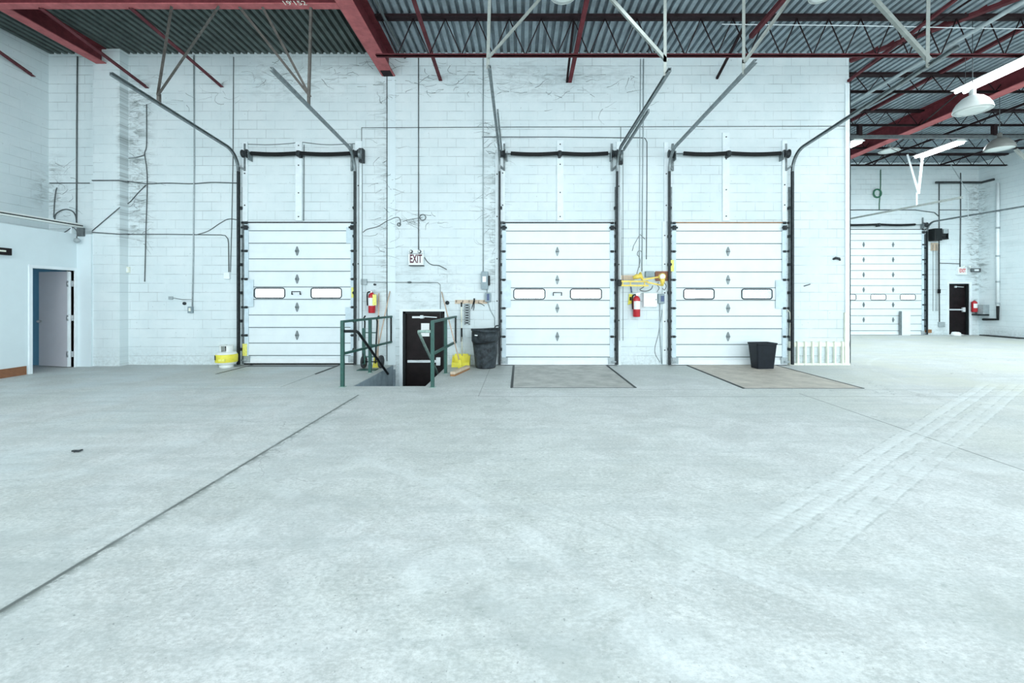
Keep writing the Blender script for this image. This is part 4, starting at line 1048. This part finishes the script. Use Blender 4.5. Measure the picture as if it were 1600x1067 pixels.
# ---------------------------------------------------------------- folded dock light (yellow arms)
def Wy(px, py, y): return W(px, py, y)
r = thing('dock_light', tuple(W(968, 445)), 'folded yellow double arm dock light on the plank by the middle door', 'dock light')
m = MB(); a = W(965.5, 437, 9.6); b = W(971, 447, 9.6); m.box(a.x, 9.55, b.z, b.x, WY-.04, a.z, .01); m.build('wall_hinge', M['rail_dark'], r)
for z_ in (439.5, 446.0):
    m = MB(); m.bar(W(971, z_, 9.5), W(1013, z_+.3, 9.5), .035, .034); m.build('arm_bar', M['yellow_steel'], r)
m = MB()
for px in (973, 985, 1007): m.bar(W(px, 439, 9.5), W(px, 446, 9.5), .02, .03)
m.build('arm_link', M['yellow_steel'], r)
m = MB(); m.bar(W(1011, 441, 9.44), W(1035, 446, 9.4), .03, .03); m.bar(W(1004, 437, 9.42), W(1034, 432, 9.38), .04, .034); m.build('second_arm', M['yellow_steel'], r)
m = MB(); c_ = W(1035, 432, 9.3); m.lathe(tuple(c_), [(.0, .12), (.035, .12), (.06, .09), (.07, .02), (.072, -.01), (.066, -.01), (.06, .0), (0, .005)], 22, 'y')
hd = m.build('lamp_head', M['yellow_steel'], r)
m = MB(); m.lathe((c_.x, c_.y-.011, c_.z), [(.058, .003), (.05, -.002), (0, -.008)], 22, 'y'); m.build('lamp_lens', M['white'], hd)
m = MB(); m.lathe(tuple(W(1035, 440, 9.33)), [(.0, -.09), (.02, -.09), (.05, .0), (.05, .06), (0, .06)], 14); m.build('lamp_yoke', M['yellow_steel'], r)
m = MB(); m.tube([W(989, 434, 9.5), W(995, 432, 9.48), (W(1003, 431, 9.46))], [.035, .055, .045], 12); m.tube([W(1000, 426, 9.5), W(1004, 437, 9.46)], .03, 10); m.build('elbow_joint', M['yellow_steel'], r)
m = MB(); m.tube(smooth_path([W(1006, 448, 9.5), W(1000, 453, 9.5), W(1008, 455, 9.5), W(1017, 452, 9.5), W(1020, 446, 9.5)]), .01, 6); m.tube(smooth_path([W(1037, 440, 9.45), W(1041, 447, 9.45), W(1038, 453, 9.45), W(1035, 450, 9.45)]), .008, 6); m.build('power_cord', M['conduit_dark'], r)
r = wbox(1007, 424, 1020, 433, .11, 'box_grey', 'grey blue junction box behind the folded yellow light', 'electrical_box')
m = MB(); a = W(967.5, 430); b = W(991, 437.5); m.box(a.x, WY-.03, b.z, b.x, WY-.001, a.z); tag(m.build('mounting_board', M['wood'], loc=tuple(a)), 'unpainted wooden board behind the yellow light arms', 'board')
m = MB(); a = W(1023, 424); b = W(1047, 439); m.box(a.x, WY-.06, b.z, b.x, WY-.046 if False else WY-.036, a.z, .004); m.box(a.x, WY-.036, b.z+.03, a.x+.25, WY-.001, a.z-.02)
tag(m.build('mounting_board', M['copper'], loc=tuple(a)), 'rusty brown board behind the yellow lamp head', 'board')

# ---------------------------------------------------------------- railings
def railing(posts, top, mid, end, hand, label, px_off):
    root = thing('stair_railing', (posts[0][0], posts[0][1], 0), label, 'railing')
    for i, (x, y) in enumerate(posts):
        m = MB(); m.bar((x, y, 0), (x, y, top), .055, .055); p_ = m.build('post', M['green'], root)
        m = MB(); m.box(x-.05, y-.05, 0, x+.05, y+.05, .008); m.build('base_plate', M['green_pale'], p_)
    x0, y0 = posts[0]; xe = end
    m = MB(); m.bar((x0-.0, y0-.028, top), (xe, WY-.01, top-.02), .05, .04); m.build('top_rail', M['green'], root)
    m = MB(); m.bar((x0, y0, mid), (xe, WY-.01, mid-.04), .045, .038); m.build('middle_rail', M['green'], root)
    m = MB(); m.bar((xe, WY-.03, top), (xe, WY-.03, mid-.05), .03, .03); m.build('end_bar', M['black_paint'], root)
    s = hand
    m = MB(); m.tube([(x0, y0, .925), (x0+s*.10, y0, .925), (x0+s*.23, y0, .925), (x0+s*.24, y0+.06, .90), (x0+s*.24, 9.06, -.08)], .024, 10)
    m.build('stair_handrail', M['black_paint'] if s > 0 else M['green_pale'], root)
    return root
railing([(-2.945, 7.34), (-2.955, 8.72)], 1.085, .55, -2.83, 1, 'green pipe railing on the left side of the stairwell', 0)
railing([(-1.44, 7.30), (-1.45, 8.65)], 1.085, .55, -1.41, -1, 'green pipe railing on the right side of the stairwell', 0)

# hand truck
hx, hy = -3.12, 9.25
r = thing('hand_truck', (hx, hy, 0), 'green hand truck parked behind the left stair railing', 'hand truck')
m = MB()
for sx in (-.13, .13): m.tube(smooth_path([(hx+sx, hy-.10, .12), (hx+sx, hy-.04, .6), (hx+sx, hy+.02, .95), (hx+sx*1.05, hy-.03, 1.04), (hx+sx*1.1+.06, hy-.1, 1.10)]), .017, 8)
m.build('side_tube', M['black_paint'], r)
m = MB()
for z_ in (.25, .5, .75): m.bar((hx-.13, hy-.07+z_*.1, z_), (hx+.13, hy-.07+z_*.1, z_), .035, .02)
m.box(hx-.15, hy-.09, .1, hx-.09, hy-.05, .85); m.build('frame_plate', M['green'], r)
m = MB(); m.box(hx-.19, hy-.30, .0, hx+.19, hy-.08, .012); m.build('toe_plate', M['green'], r)
for sx in (-.16, .20):
    m = MB(); m.lathe((hx+sx, hy+.05, .135), [(.05, -.035), (.12, -.035), (.135, -.015), (.135, .015), (.12, .035), (.05, .035)], 24, 'x'); wl = m.build('wheel', M['tyre'], r)
    m = MB(); m.lathe((hx+sx, hy+.05, .135), [(0, -.03), (.075, -.028), (.075, .028), (0, .03)], 20, 'x'); m.build('hub', M['zinc'], wl)
m = MB(); m.cyl((hx-.2, hy+.05, .135), (hx+.24, hy+.05, .135), .012, n=8); m.build('axle', M['rail_dark'], r)

# brooms and sticks
def stick(p, q, rad, label, mat='pole', name='broom', cat='broom', head=None):
    r = thing(name, tuple(p), label, cat); m = MB(); m.tube([p, q], rad, 10); m.build('handle', M[mat], r)
    if head == 'brush':
        p = Vector(p); m = MB(); m.prism([(p.x-.055, .0), (p.x+.075, .0), (p.x+.04, .17), (p.x-.03, .17)], 'y', p.y-.03, p.y+.03); m.build('bristles', M['yellow'], r)
        m = MB(); m.box(p.x-.035, p.y-.025, .165, p.x+.045, p.y+.025, .22, .01); m.build('broom_head', M['yellow'], r)
    return r
b0 = W(588, 556, 9.45); stick((b0.x, 9.40, .17), (W(609, 455, 9.7).x, 9.71, W(0, 455, 9.7).z), .013, 'wooden broom with yellow bristles leaning left of the sunken door', head='brush')
stick((W(590, 566, 9.5).x, 9.52, .01), (W(591.5, 458, 9.7).x, 9.72, W(0, 458, 9.7).z), .012, 'upright wooden pole standing beside the hung extinguisher', name='wooden_pole', cat='pole')
b1 = W(719, 571, 9.0); r = thing('broom', (b1.x, 9.25, 0), 'long wooden broom leaning over the right stair railing', 'broom')
m = MB(); m.tube([(W(718.5, 566, 9.2).x, 9.2, .12), (W(690, 456, 9.71).x, 9.71, W(0, 456, 9.71).z)], .013, 10); m.build('handle', M['pole'], r)
m = MB(); c_ = W(718, 566, 9.2); m.prism([(c_.x-.03, .02), (c_.x+.06, .0), (c_.x+.03, .20), (c_.x-.01, .20)], 'y', 9.16, 9.22); m.build('bristles', M['yellow'], r)
# dustpan with upright handle
cx = W(720.5, 0, 9.55).x
r = thing('dustpan', (cx, 9.5, 0), 'yellow lobby dustpan with long pole under the wooden hook rack', 'dustpan')
m = MB(); m.prism([(cx-.19, .0), (cx+.19, .0), (cx+.17, .2), (cx+.14, .26), (cx-.14, .26), (cx-.17, .2)], 'y', 9.62, 9.64)
m.box(cx-.19, 9.42, .0, cx+.19, 9.64, .02); m.prism([(9.42, 0), (9.64, 0), (9.64, .24), (9.56, .2)], 'x', cx-.19, cx-.175); m.prism([(9.42, 0), (9.64, 0), (9.64, .24), (9.56, .2)], 'x', cx+.175, cx+.19)
m.prism([(cx-.19, .0), (cx+.19, .0), (cx+.18, .10), (cx-.185, .10)], 'y', 9.415, 9.43)
m.build('pan', M['yellow'], r)
m = MB(); m.tube([(cx+.01, 9.62, .22), (cx-.005, 9.66, .95)], .013, 10); m.tube([(cx-.005, 9.66, .95), (cx-.01, 9.68, 1.28)], .018, 10); m.build('handle', M['cream'], r)
m = MB(); m.tube([(cx, 9.645, .52), (cx-.002, 9.655, .82)], .02, 10); m.tube([(cx-.01, 9.68, 1.28), (cx-.01, 9.685, 1.38)], .017, 8); m.build('grip', M['black_paint'], r)
# wood block head lying on the floor
r = thing('broom_head_block', tuple(G(720, 579)), 'wooden push broom block lying on the floor before the dustpan', 'broom head')
p, q = G(707, 588), G(731, 577); m = MB(); m.bar(p+Vector((0, 0, .06)), q+Vector((0, 0, .06)), .10, .05); m.build('block', M['wood'], r, bevel=.01)
m = MB(); m.bar(p+Vector((0, 0, .018)), q+Vector((0, 0, .018)), .09, .034); m.build('bristles', M['wood_dark'], r)
# rack
a = W(711, 468.5); b = W(761, 474.5); r = thing('hook_rack', ((a.x+b.x)/2, WY, b.z), 'pale wooden hook rack on the wall above the yellow dustpan', 'rack')
m = MB(); m.box(a.x, WY-.025, b.z, b.x, WY-.001, a.z); m.build('rack_board', M['wood'], r)
m = MB()
for px in (713, 723, 733, 740, 748, 756): m.tube([W(px, 471, WY-.025), W(px, 472, WY-.07), W(px, 469, WY-.08)], .006, 6)
m.build('hooks', M['rail_dark'], r)
r = thing('hand_tool', tuple(W(740, 470, 9.66)), 'dark pruner hanging open from the wooden hook rack', 'tool')
m = MB(); m.tube([W(741, 468, 9.66), W(738, 479, 9.66), W(737, 483, 9.66)], [.012, .01, .006], 8); m.tube([W(741, 470, 9.65), W(740.5, 480, 9.65), W(739.5, 485, 9.65)], [.012, .009, .006], 8); m.tube([W(741, 466, 9.65), W(741, 472, 9.65)], .018, 8); m.build('tool_body', M['black_paint'], r)
m = MB(); m.tube([W(747, 473, 9.66), W(753, 475, 9.66), W(757, 478, 9.66)], .007, 6); tag(m.build('wire_hook', M['rail_dark'], loc=tuple(W(752, 475, 9.66))), 'bent wire hook drooping from the right of the rack', 'hook')
a = W(726, 474.6); b = W(734.5, 507); r = thing('rung_ladder_plate', ((a.x+b.x)/2, WY, b.z), 'narrow grey slotted plate hanging under the hook rack', 'slotted plate')
m = MB(); m.box(a.x, WY-.03, b.z, a.x+.022, WY-.02, a.z); m.box(b.x-.03, WY-.03, b.z, b.x, WY-.02, a.z)
n = 9
for i in range(n): z_ = b.z+(a.z-b.z)*(i/(n-1))*.97; m.box(a.x, WY-.03, z_, b.x, WY-.02, z_+.022)
m.build('plate', M['conduit'], r)
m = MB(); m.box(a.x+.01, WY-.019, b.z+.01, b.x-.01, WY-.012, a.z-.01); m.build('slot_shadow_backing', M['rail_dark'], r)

# ---------------------------------------------------------------- trash can
cx, cy = W(758.5, 0, 9.38).x, 9.38
r = thing('trash_can', (cx, cy, 0), 'large scuffed grey round trash can beside the middle dock door', 'trash can')
m = MB(); n = 48; prof = [(.0, .03), (.20, .03), (.205, .0), (.215, .02), (.245, .30), (.262, .50), (.268, .53), (.285, .56), (.292, .70), (.297, .78), (.315, .78), (.318, .80), (.315, .82), (.295, .82), (.285, .70), (.262, .56), (.20, .06), (0, .055)]
m.lathe((cx, cy, 0), prof, n)
for v in m.bm.verts:
    dx, dy = v.co.x-cx, v.co.y-cy; a = math.atan2(dy, dx); rr = math.hypot(dx, dy)
    if rr > .1:
        k = 1+.022*math.sin(3*a+v.co.z*9)+.015*math.sin(5*a-v.co.z*14)+(-.07*max(0, 1-abs(v.co.z-.52)/.12)*max(0, math.cos(a+1.15)))
        v.co.x = cx+dx*k; v.co.y = cy+dy*k
        v.co.z += .012*math.sin(2*a+.6)*(v.co.z/.82)
m.build('bin_body', M['bin'], r)
for sx in (1,):
    m = MB(); m.tube(smooth_path([(cx+.20, cy-.18, .80), (cx+.22, cy-.20, .88), (cx+.27, cy-.17, .90), (cx+.32, cy-.13, .88), (cx+.31, cy-.11, .80)]), .014, 8); m.build('bin_handle', M['bin'], r)
m = MB(); m.tube([(cx-.265*math.cos(t), cy-.285*math.sin(t), .575-.05*math.sin(t)-.03*math.cos(t*1.3)) for t in [.5+i*.12 for i in range(18)]], .012, 6); m.build('dent_fold', M['black_paint'], r)
p = (cx-.17, cy-.262); m = MB(); m.bar((p[0]-.03, p[1]-.02, .71), (p[0]+.03, p[1]-.035, .705), .004, .02); m.build('bin_mark', M['paper'], r)

# wastebasket
p0 = G(1197, 577); cx, cy = p0.x, p0.y+.14
r = thing('wastebasket', (cx, cy, 0), 'small black plastic wastebasket standing before the third dock door', 'wastebasket')
def rrect(w_, d_, rad, n=4):
    out = []
    for sx, sy, a0 in ((1, -1, -90), (1, 1, 0), (-1, 1, 90), (-1, -1, 180)):
        for t in range(n+1):
            a = math.radians(a0+90*t/n); out.append((sx*(w_/2-rad)+rad*math.cos(a), sy*(d_/2-rad)+rad*math.sin(a)))
    return out
m = MB(); rings = []
ang = math.radians(8)
for w_, d_, z_ in ((.35, .24, .0), (.37, .25, .01), (.45, .32, .50), (.47, .34, .505), (.475, .345, .54), (.46, .33, .54), (.44, .31, .50), (.35, .23, .03)):
    rings.append([m.bm.verts.new((cx+u*math.cos(ang)-v*math.sin(ang), cy+u*math.sin(ang)+v*math.cos(ang), z_)) for u, v in rrect(w_, d_, .035)])
for a, b in zip(rings, rings[1:]):
    for k in range(len(a)): m.bm.faces.new((a[k], a[(k+1)%len(a)], b[(k+1)%len(a)], b[k]))
m.bm.faces.new(rings[0][::-1]); m.bm.faces.new(rings[-1]); m.build('basket_body', M['bin_black'], r)

# propane cylinder
cx, cy = W(354, 0, 9.37).x, 9.37
r = thing('propane_cylinder', (cx, cy, 0), 'white and yellow propane cylinder beside the first dock door', 'gas cylinder')
m = MB(); R_ = .205; m.lathe((cx, cy, 0), [(.0, .06), (.1, .055), (.17, .075), (R_, .13), (R_, .27), (.178, .325), (.11, .345), (.05, .355), (0, .356)], 36); m.build('tank', M['shade'], r)
m = MB(); m.lathe((cx, cy, 0), [(R_+.001, .125), (R_+.003, .13), (R_+.003, .268), (R_*.97, .29)], 36); m.build('yellow_band', M['yellow'], r)
m = MB(); m.lathe((cx, cy, 0), [(.125, .0), (.13, .0), (.135, .06), (.13, .065)], 28); m.build('foot_ring', M['shade'], r)
m = MB()
for a in range(0, 360, 12):
    if 250 < a < 290 or 40 < a < 130: continue
    c1, s1, c2, s2 = math.cos(math.radians(a)), math.sin(math.radians(a)), math.cos(math.radians(a+12)), math.sin(math.radians(a+12))
    m.prism([(cx+.12*c1, cy+.12*s1), (cx+.125*c1, cy+.125*s1), (cx+.125*c2, cy+.125*s2), (cx+.12*c2, cy+.12*s2)], 'z', .33, .47)
m.lathe((cx, cy, 0), [(.118, .465), (.128, .465), (.128, .48), (.118, .48)], 28)
m.build('collar', M['shade'], r)
m = MB(); m.cyl((cx, cy, .34), (cx, cy, .42), .022, n=10); m.cyl((cx, cy, .42), (cx+.02, cy-.02, .47), .03, n=10); m.cyl((cx, cy, .395), (cx+.07, cy-.03, .395), .016, n=8); m.build('valve', M['black_paint'], r)
lt = letters(r, 'B', cx-.128, cy-.170, .225, .13, M['black_paint'], 1.0); lt.rotation_euler = (PI/2, 0, math.radians(-36))
# thin dark strip: bottom of band text plate
m = MB(); m.box(cx-.03, cy-R_-.008, .16, cx+.1, cy-R_+.03, .2); m.build('warning_label', M['sticker'], r)

# ---------------------------------------------------------------- guard rack on the wall at the corner
a = W(1231, 533); b = W(1326, 571)
r = thing('guard_rack', ((a.x+b.x)/2, WY-.05, 0), 'cream steel guard with upright bars at the foot of the wall corner', 'guard rail')
xa, xb = a.x, 7.26
m = MB(); m.box(xa, WY-.06, .0, xb, WY-.01, .045); m.build('bottom_rail', M['cream'], r)
m = MB(); m.box(xa, WY-.03, a.z-.12, xb, WY-.01, a.z-.02); m.build('back_plate', M['cream'], r)
for px in (1232.5, 1244.5, 1256, 1267.5, 1279, 1290.5, 1302, 1314):
    x_ = W(px, 0).x; m = MB(); m.box(x_-.02, WY-.07, .0, x_+.02, WY-.012, a.z, .004); m.build('upright_bar', M['cream'], r)
m = MB(); x_ = W(1321, 0).x; m.box(x_-.045, WY-.05, 0, x_+.045, WY-.005, W(0, 488).z, .004); m.build('corner_post', M['cream'], r)

# ---------------------------------------------------------------- dock levelers
for xa, xb, ya, mt, lb in ((-5.87, -3.96, 7.3, 'plate', 'dusty dock leveler plate in the floor before the first dock door'), (-.13, 1.90, 7.25, 'plate', 'dusty dock leveler plate in the floor before the middle dock door'), (3.66, 5.60, 7.2, 'plate_tan', 'tan worn dock leveler plate in the floor under the wastebasket')):
    r = thing('dock_leveler', ((xa+xb)/2, ya, 0), lb, 'dock leveler')
    m = MB(); m.box(xa, ya, .001, xb, WY-.06, .006); m.build('deck_plate', M['floor'] if xa < -5 else M[mt], r)
    m = MB()
    y_ = 8.55 if xa < -5 else ya
    for x_ in (xa, xb): m.box(x_-.022, y_ if xa < -5 else ya, .001, x_+.022, WY-.06, .008)
    m.build('side_gap', M['black_paint'], r)
    m = MB(); m.box(xa, ya-.002, .001, xb, ya+.002, .0072) if xa > -5 else m.box(xa, WY-.3, .001, xb, WY-.08, .0068); m.build('front_seam', M['conduit_dark'], r)

# ---------------------------------------------------------------- far bay details
fy = FY
def far(pxs, r_, mat, label, name='conduit', cat='conduit', smooth=False, y=FY):
    return run(pxs, r_, mat, label, name, cat, y=y, smooth=smooth)
far([(1467.5, 286), (1467.5, 400), (1468, 503)], .018, 'conduit_dark', 'thin conduit between the tall far door and far exit door')
far([(1501, 270), (1501, 340), (1500, 417)], .018, 'conduit_dark', 'conduit dropping to the red lettered exit sign')
far([(1328, 328), (1430, 328), (1460, 332), (1467, 338)], .018, 'conduit_dark', 'conduit crossing the far wall above the tall door', smooth=False)
far([(1467, 411), (1500, 412)], .014, 'conduit_dark', 'short level conduit left of the far exit sign')
far([(1467, 328), (1528, 328)], .014, 'conduit_dark', 'level conduit reaching the far corner')
far([(1376, 265), (1376, 290), (1374, 318), (1374, 328)], .016, 'hose', 'green hose dropping through the coil on the far wall', 'hose', 'hose')
c_ = W(1371, 302, FY-.05); m = MB(); m.tube([(c_.x+.15*math.cos(t/18*2*PI), FY-.05, c_.z+.16*math.sin(t/18*2*PI)) for t in range(18)], .03, 8, close=True)
tag(m.build('hose_coil', M['hose'], loc=tuple(c_)), 'green coil of hose high on the far wall', 'hose')
m = MB(); m.tube([(16.4, FY-.2, H+180*17.4/690), (18.2, FY-.2, H+180*17.4/690), (18.2, 16.95, H+180*17.4/690)], .045, 8)
tag(m.build('wall_pipe', M['rail_dark'], loc=(17.3, FY-.25, 6.0)), 'black horizontal pipe high in the far corner', 'pipe')
# downpipe on the right wall
def R_(px, py): # point on the right wall
    y = 18.22*690/(px-812); return Vector((18.22, y, H+(465-py)*y/690))
r = thing('downpipe', tuple(R_(1559, 500)), 'tall white downpipe with black foot on the right side wall', 'pipe')
t_, b_ = R_(1559, 286), R_(1559, 478)
m = MB(); m.cyl(b_, t_, .05, n=12); m.build('pipe_body', M['white'], r)
m = MB()
for py in (330, 356, 400, 440, 474):
    c_ = R_(1559, py); m.cyl(c_-Vector((0, 0, .03)), c_+Vector((0, 0, .03)), .065, n=12)
m.build('coupling', M['conduit'], r)
c_ = R_(1559, 499); e_ = R_(1536, 499)
m = MB(); m.tube([b_, c_, e_], .045, 10); m.build('pipe_foot', M['black_paint'], r)
r = thing('pipe_shelf_box', (18.1, 17.4, .5), 'grey box with stained corner shelf beside the far exit door', 'electrical box')
m = MB(); m.box(18.06, 17.2, .80, 18.29, 17.45, 1.2, .01); m.build('box_body', M['conduit'], r)
m = MB(); m.box(17.98, 17.2, .78, 18.29, 17.59, .84); m.build('shelf', M['rail_dark'], r)
yq = FY-.08
a = W(1468, 503, yq); b = W(1477, 511, yq); m = MB(); m.box(a.x, yq, b.z, b.x, FY-.001, a.z, .01); tag(m.build('electrical_box', M['conduit'], loc=tuple(b)), 'small grey outlet box low beside the far exit door', 'electrical box')
a = W(1447, 515, yq); b = W(1457, 520, yq); m = MB(); m.box(a.x, FY-.05, b.z, b.x, FY-.001, a.z); tag(m.build('wood_offcut', M['wood_dark'], loc=tuple(b)), 'brown wood strip low on the wall beside the tall far door', 'board')
g = Vector((16.9, 17.1, 0)); m = MB(); m.lathe(tuple(g), [(0, 0), (.14, 0), (.16, .05), (.13, .12), (.1, .15), (0, .15)], 14); 
for v in m.bm.verts: v.co.x += random.uniform(-.02, .02); v.co.z = max(0, v.co.z+random.uniform(-.015, .015))
tag(m.build('plastic_bag', M['paper'], loc=tuple(g)), 'crumpled white bag on the floor by the far exit door', 'bag')
r = thing('guard_post', (15.4, 17.3, 0), 'white panel standing at the foot of the tall far door', 'panel')
m = MB(); m.box(15.12, 17.46, 0, 15.45, 17.49, .95); m.build('panel_sheet', M['white'], r)
m = MB(); m.box(15.03, 17.47, 0, 15.12, 17.49, .95); m.build('panel_edge', M['rail'], r)
m = MB(); m.box(18.0, 15.9, 0, 18.29, 17.3, .035); tag(m.build('floor_strip', M['black_paint'], loc=(18.1, 16.6, 0)), 'dark debris strip along the base of the right side wall', 'strip')  # low black strip at the wall base

# litter on the floor
g = G(120, 706); m = MB(); m.bar(g+Vector((-.05, .01, .008)), g+Vector((.04, -.01, .014)), .022, .012); m.bar(g+Vector((-.01, -.02, .008)), g+Vector((.03, .03, .012)), .014, .01)
tag(m.build('litter_scrap', M['rail_dark'], loc=tuple(g)), 'small dark scrap lying on the floor at the left', 'litter')

# ---------------------------------------------------------------- cobwebs
def web(cx, cz, n, sx, sz, seed, label, y=WY, hang=0.0):
    rnd = random.Random(seed); m = MB()
    for i in range(n):
        x = cx+rnd.uniform(-sx, sx); z = cz+rnd.uniform(-sz, sz); a = rnd.uniform(-.7, .7)+(PI if rnd.random() < .5 else 0); pts = []
        if rnd.random() < hang: a = -PI/2+rnd.uniform(-.2, .2)
        L = rnd.randint(4, 9); st = rnd.uniform(.03, .07)
        for k in range(L):
            pts.append((x, y-.006-rnd.uniform(0, .01), z)); a += rnd.uniform(-.55, .55); x += st*math.cos(a); z += st*math.sin(a)*.7
        rr = rnd.uniform(.0014, .0046)
        m.tube(pts, [rr*(1-.8*k/L) for k in range(L)], 4)
    o = m.build('cobwebs', M['cobweb'], loc=(cx, y, cz)); tag(o, label, 'cobweb', None, 'stuff'); return o
web(-8.4, 4.2, 46, .22, 1.6, 1, 'sooty cobwebs down the corner of the pilaster')
web(-4.2, 6.45, 45, 1.5, .32, 2, 'sooty cobwebs on the wall top left of the big girder', hang=.15)
web(-1.4, 6.3, 45, 1.2, .35, 3, 'sooty cobwebs on the wall top right of the big girder', hang=.15)
web(-2.9, 4.1, 40, .25, 2.0, 4, 'dark scrawls of cobweb along the grey wall strip')
web(-.6, 4.0, 60, .22, 1.4, 5, 'dense cobweb streaks left of the middle door track')
web(1.6, 6.0, 30, 1.6, .4, 6, 'faint cobwebs high above the middle dock door', hang=.1)
web(-7.0, 6.1, 20, 1.2, .4, 7, 'faint cobwebs high right of the pilaster', hang=.3)
web(-10.1, 3.8, 16, .25, .7, 8, 'sooty cobweb strands on the wall above the office')
web(-2.4, 3.15, 24, .7, .15, 9, 'wisps of cobweb around the cable coil above the EXIT sign')
web(18.0, 4.2, 30, .22, 1.1, 10, 'black cobwebs in the far corner', y=FY)
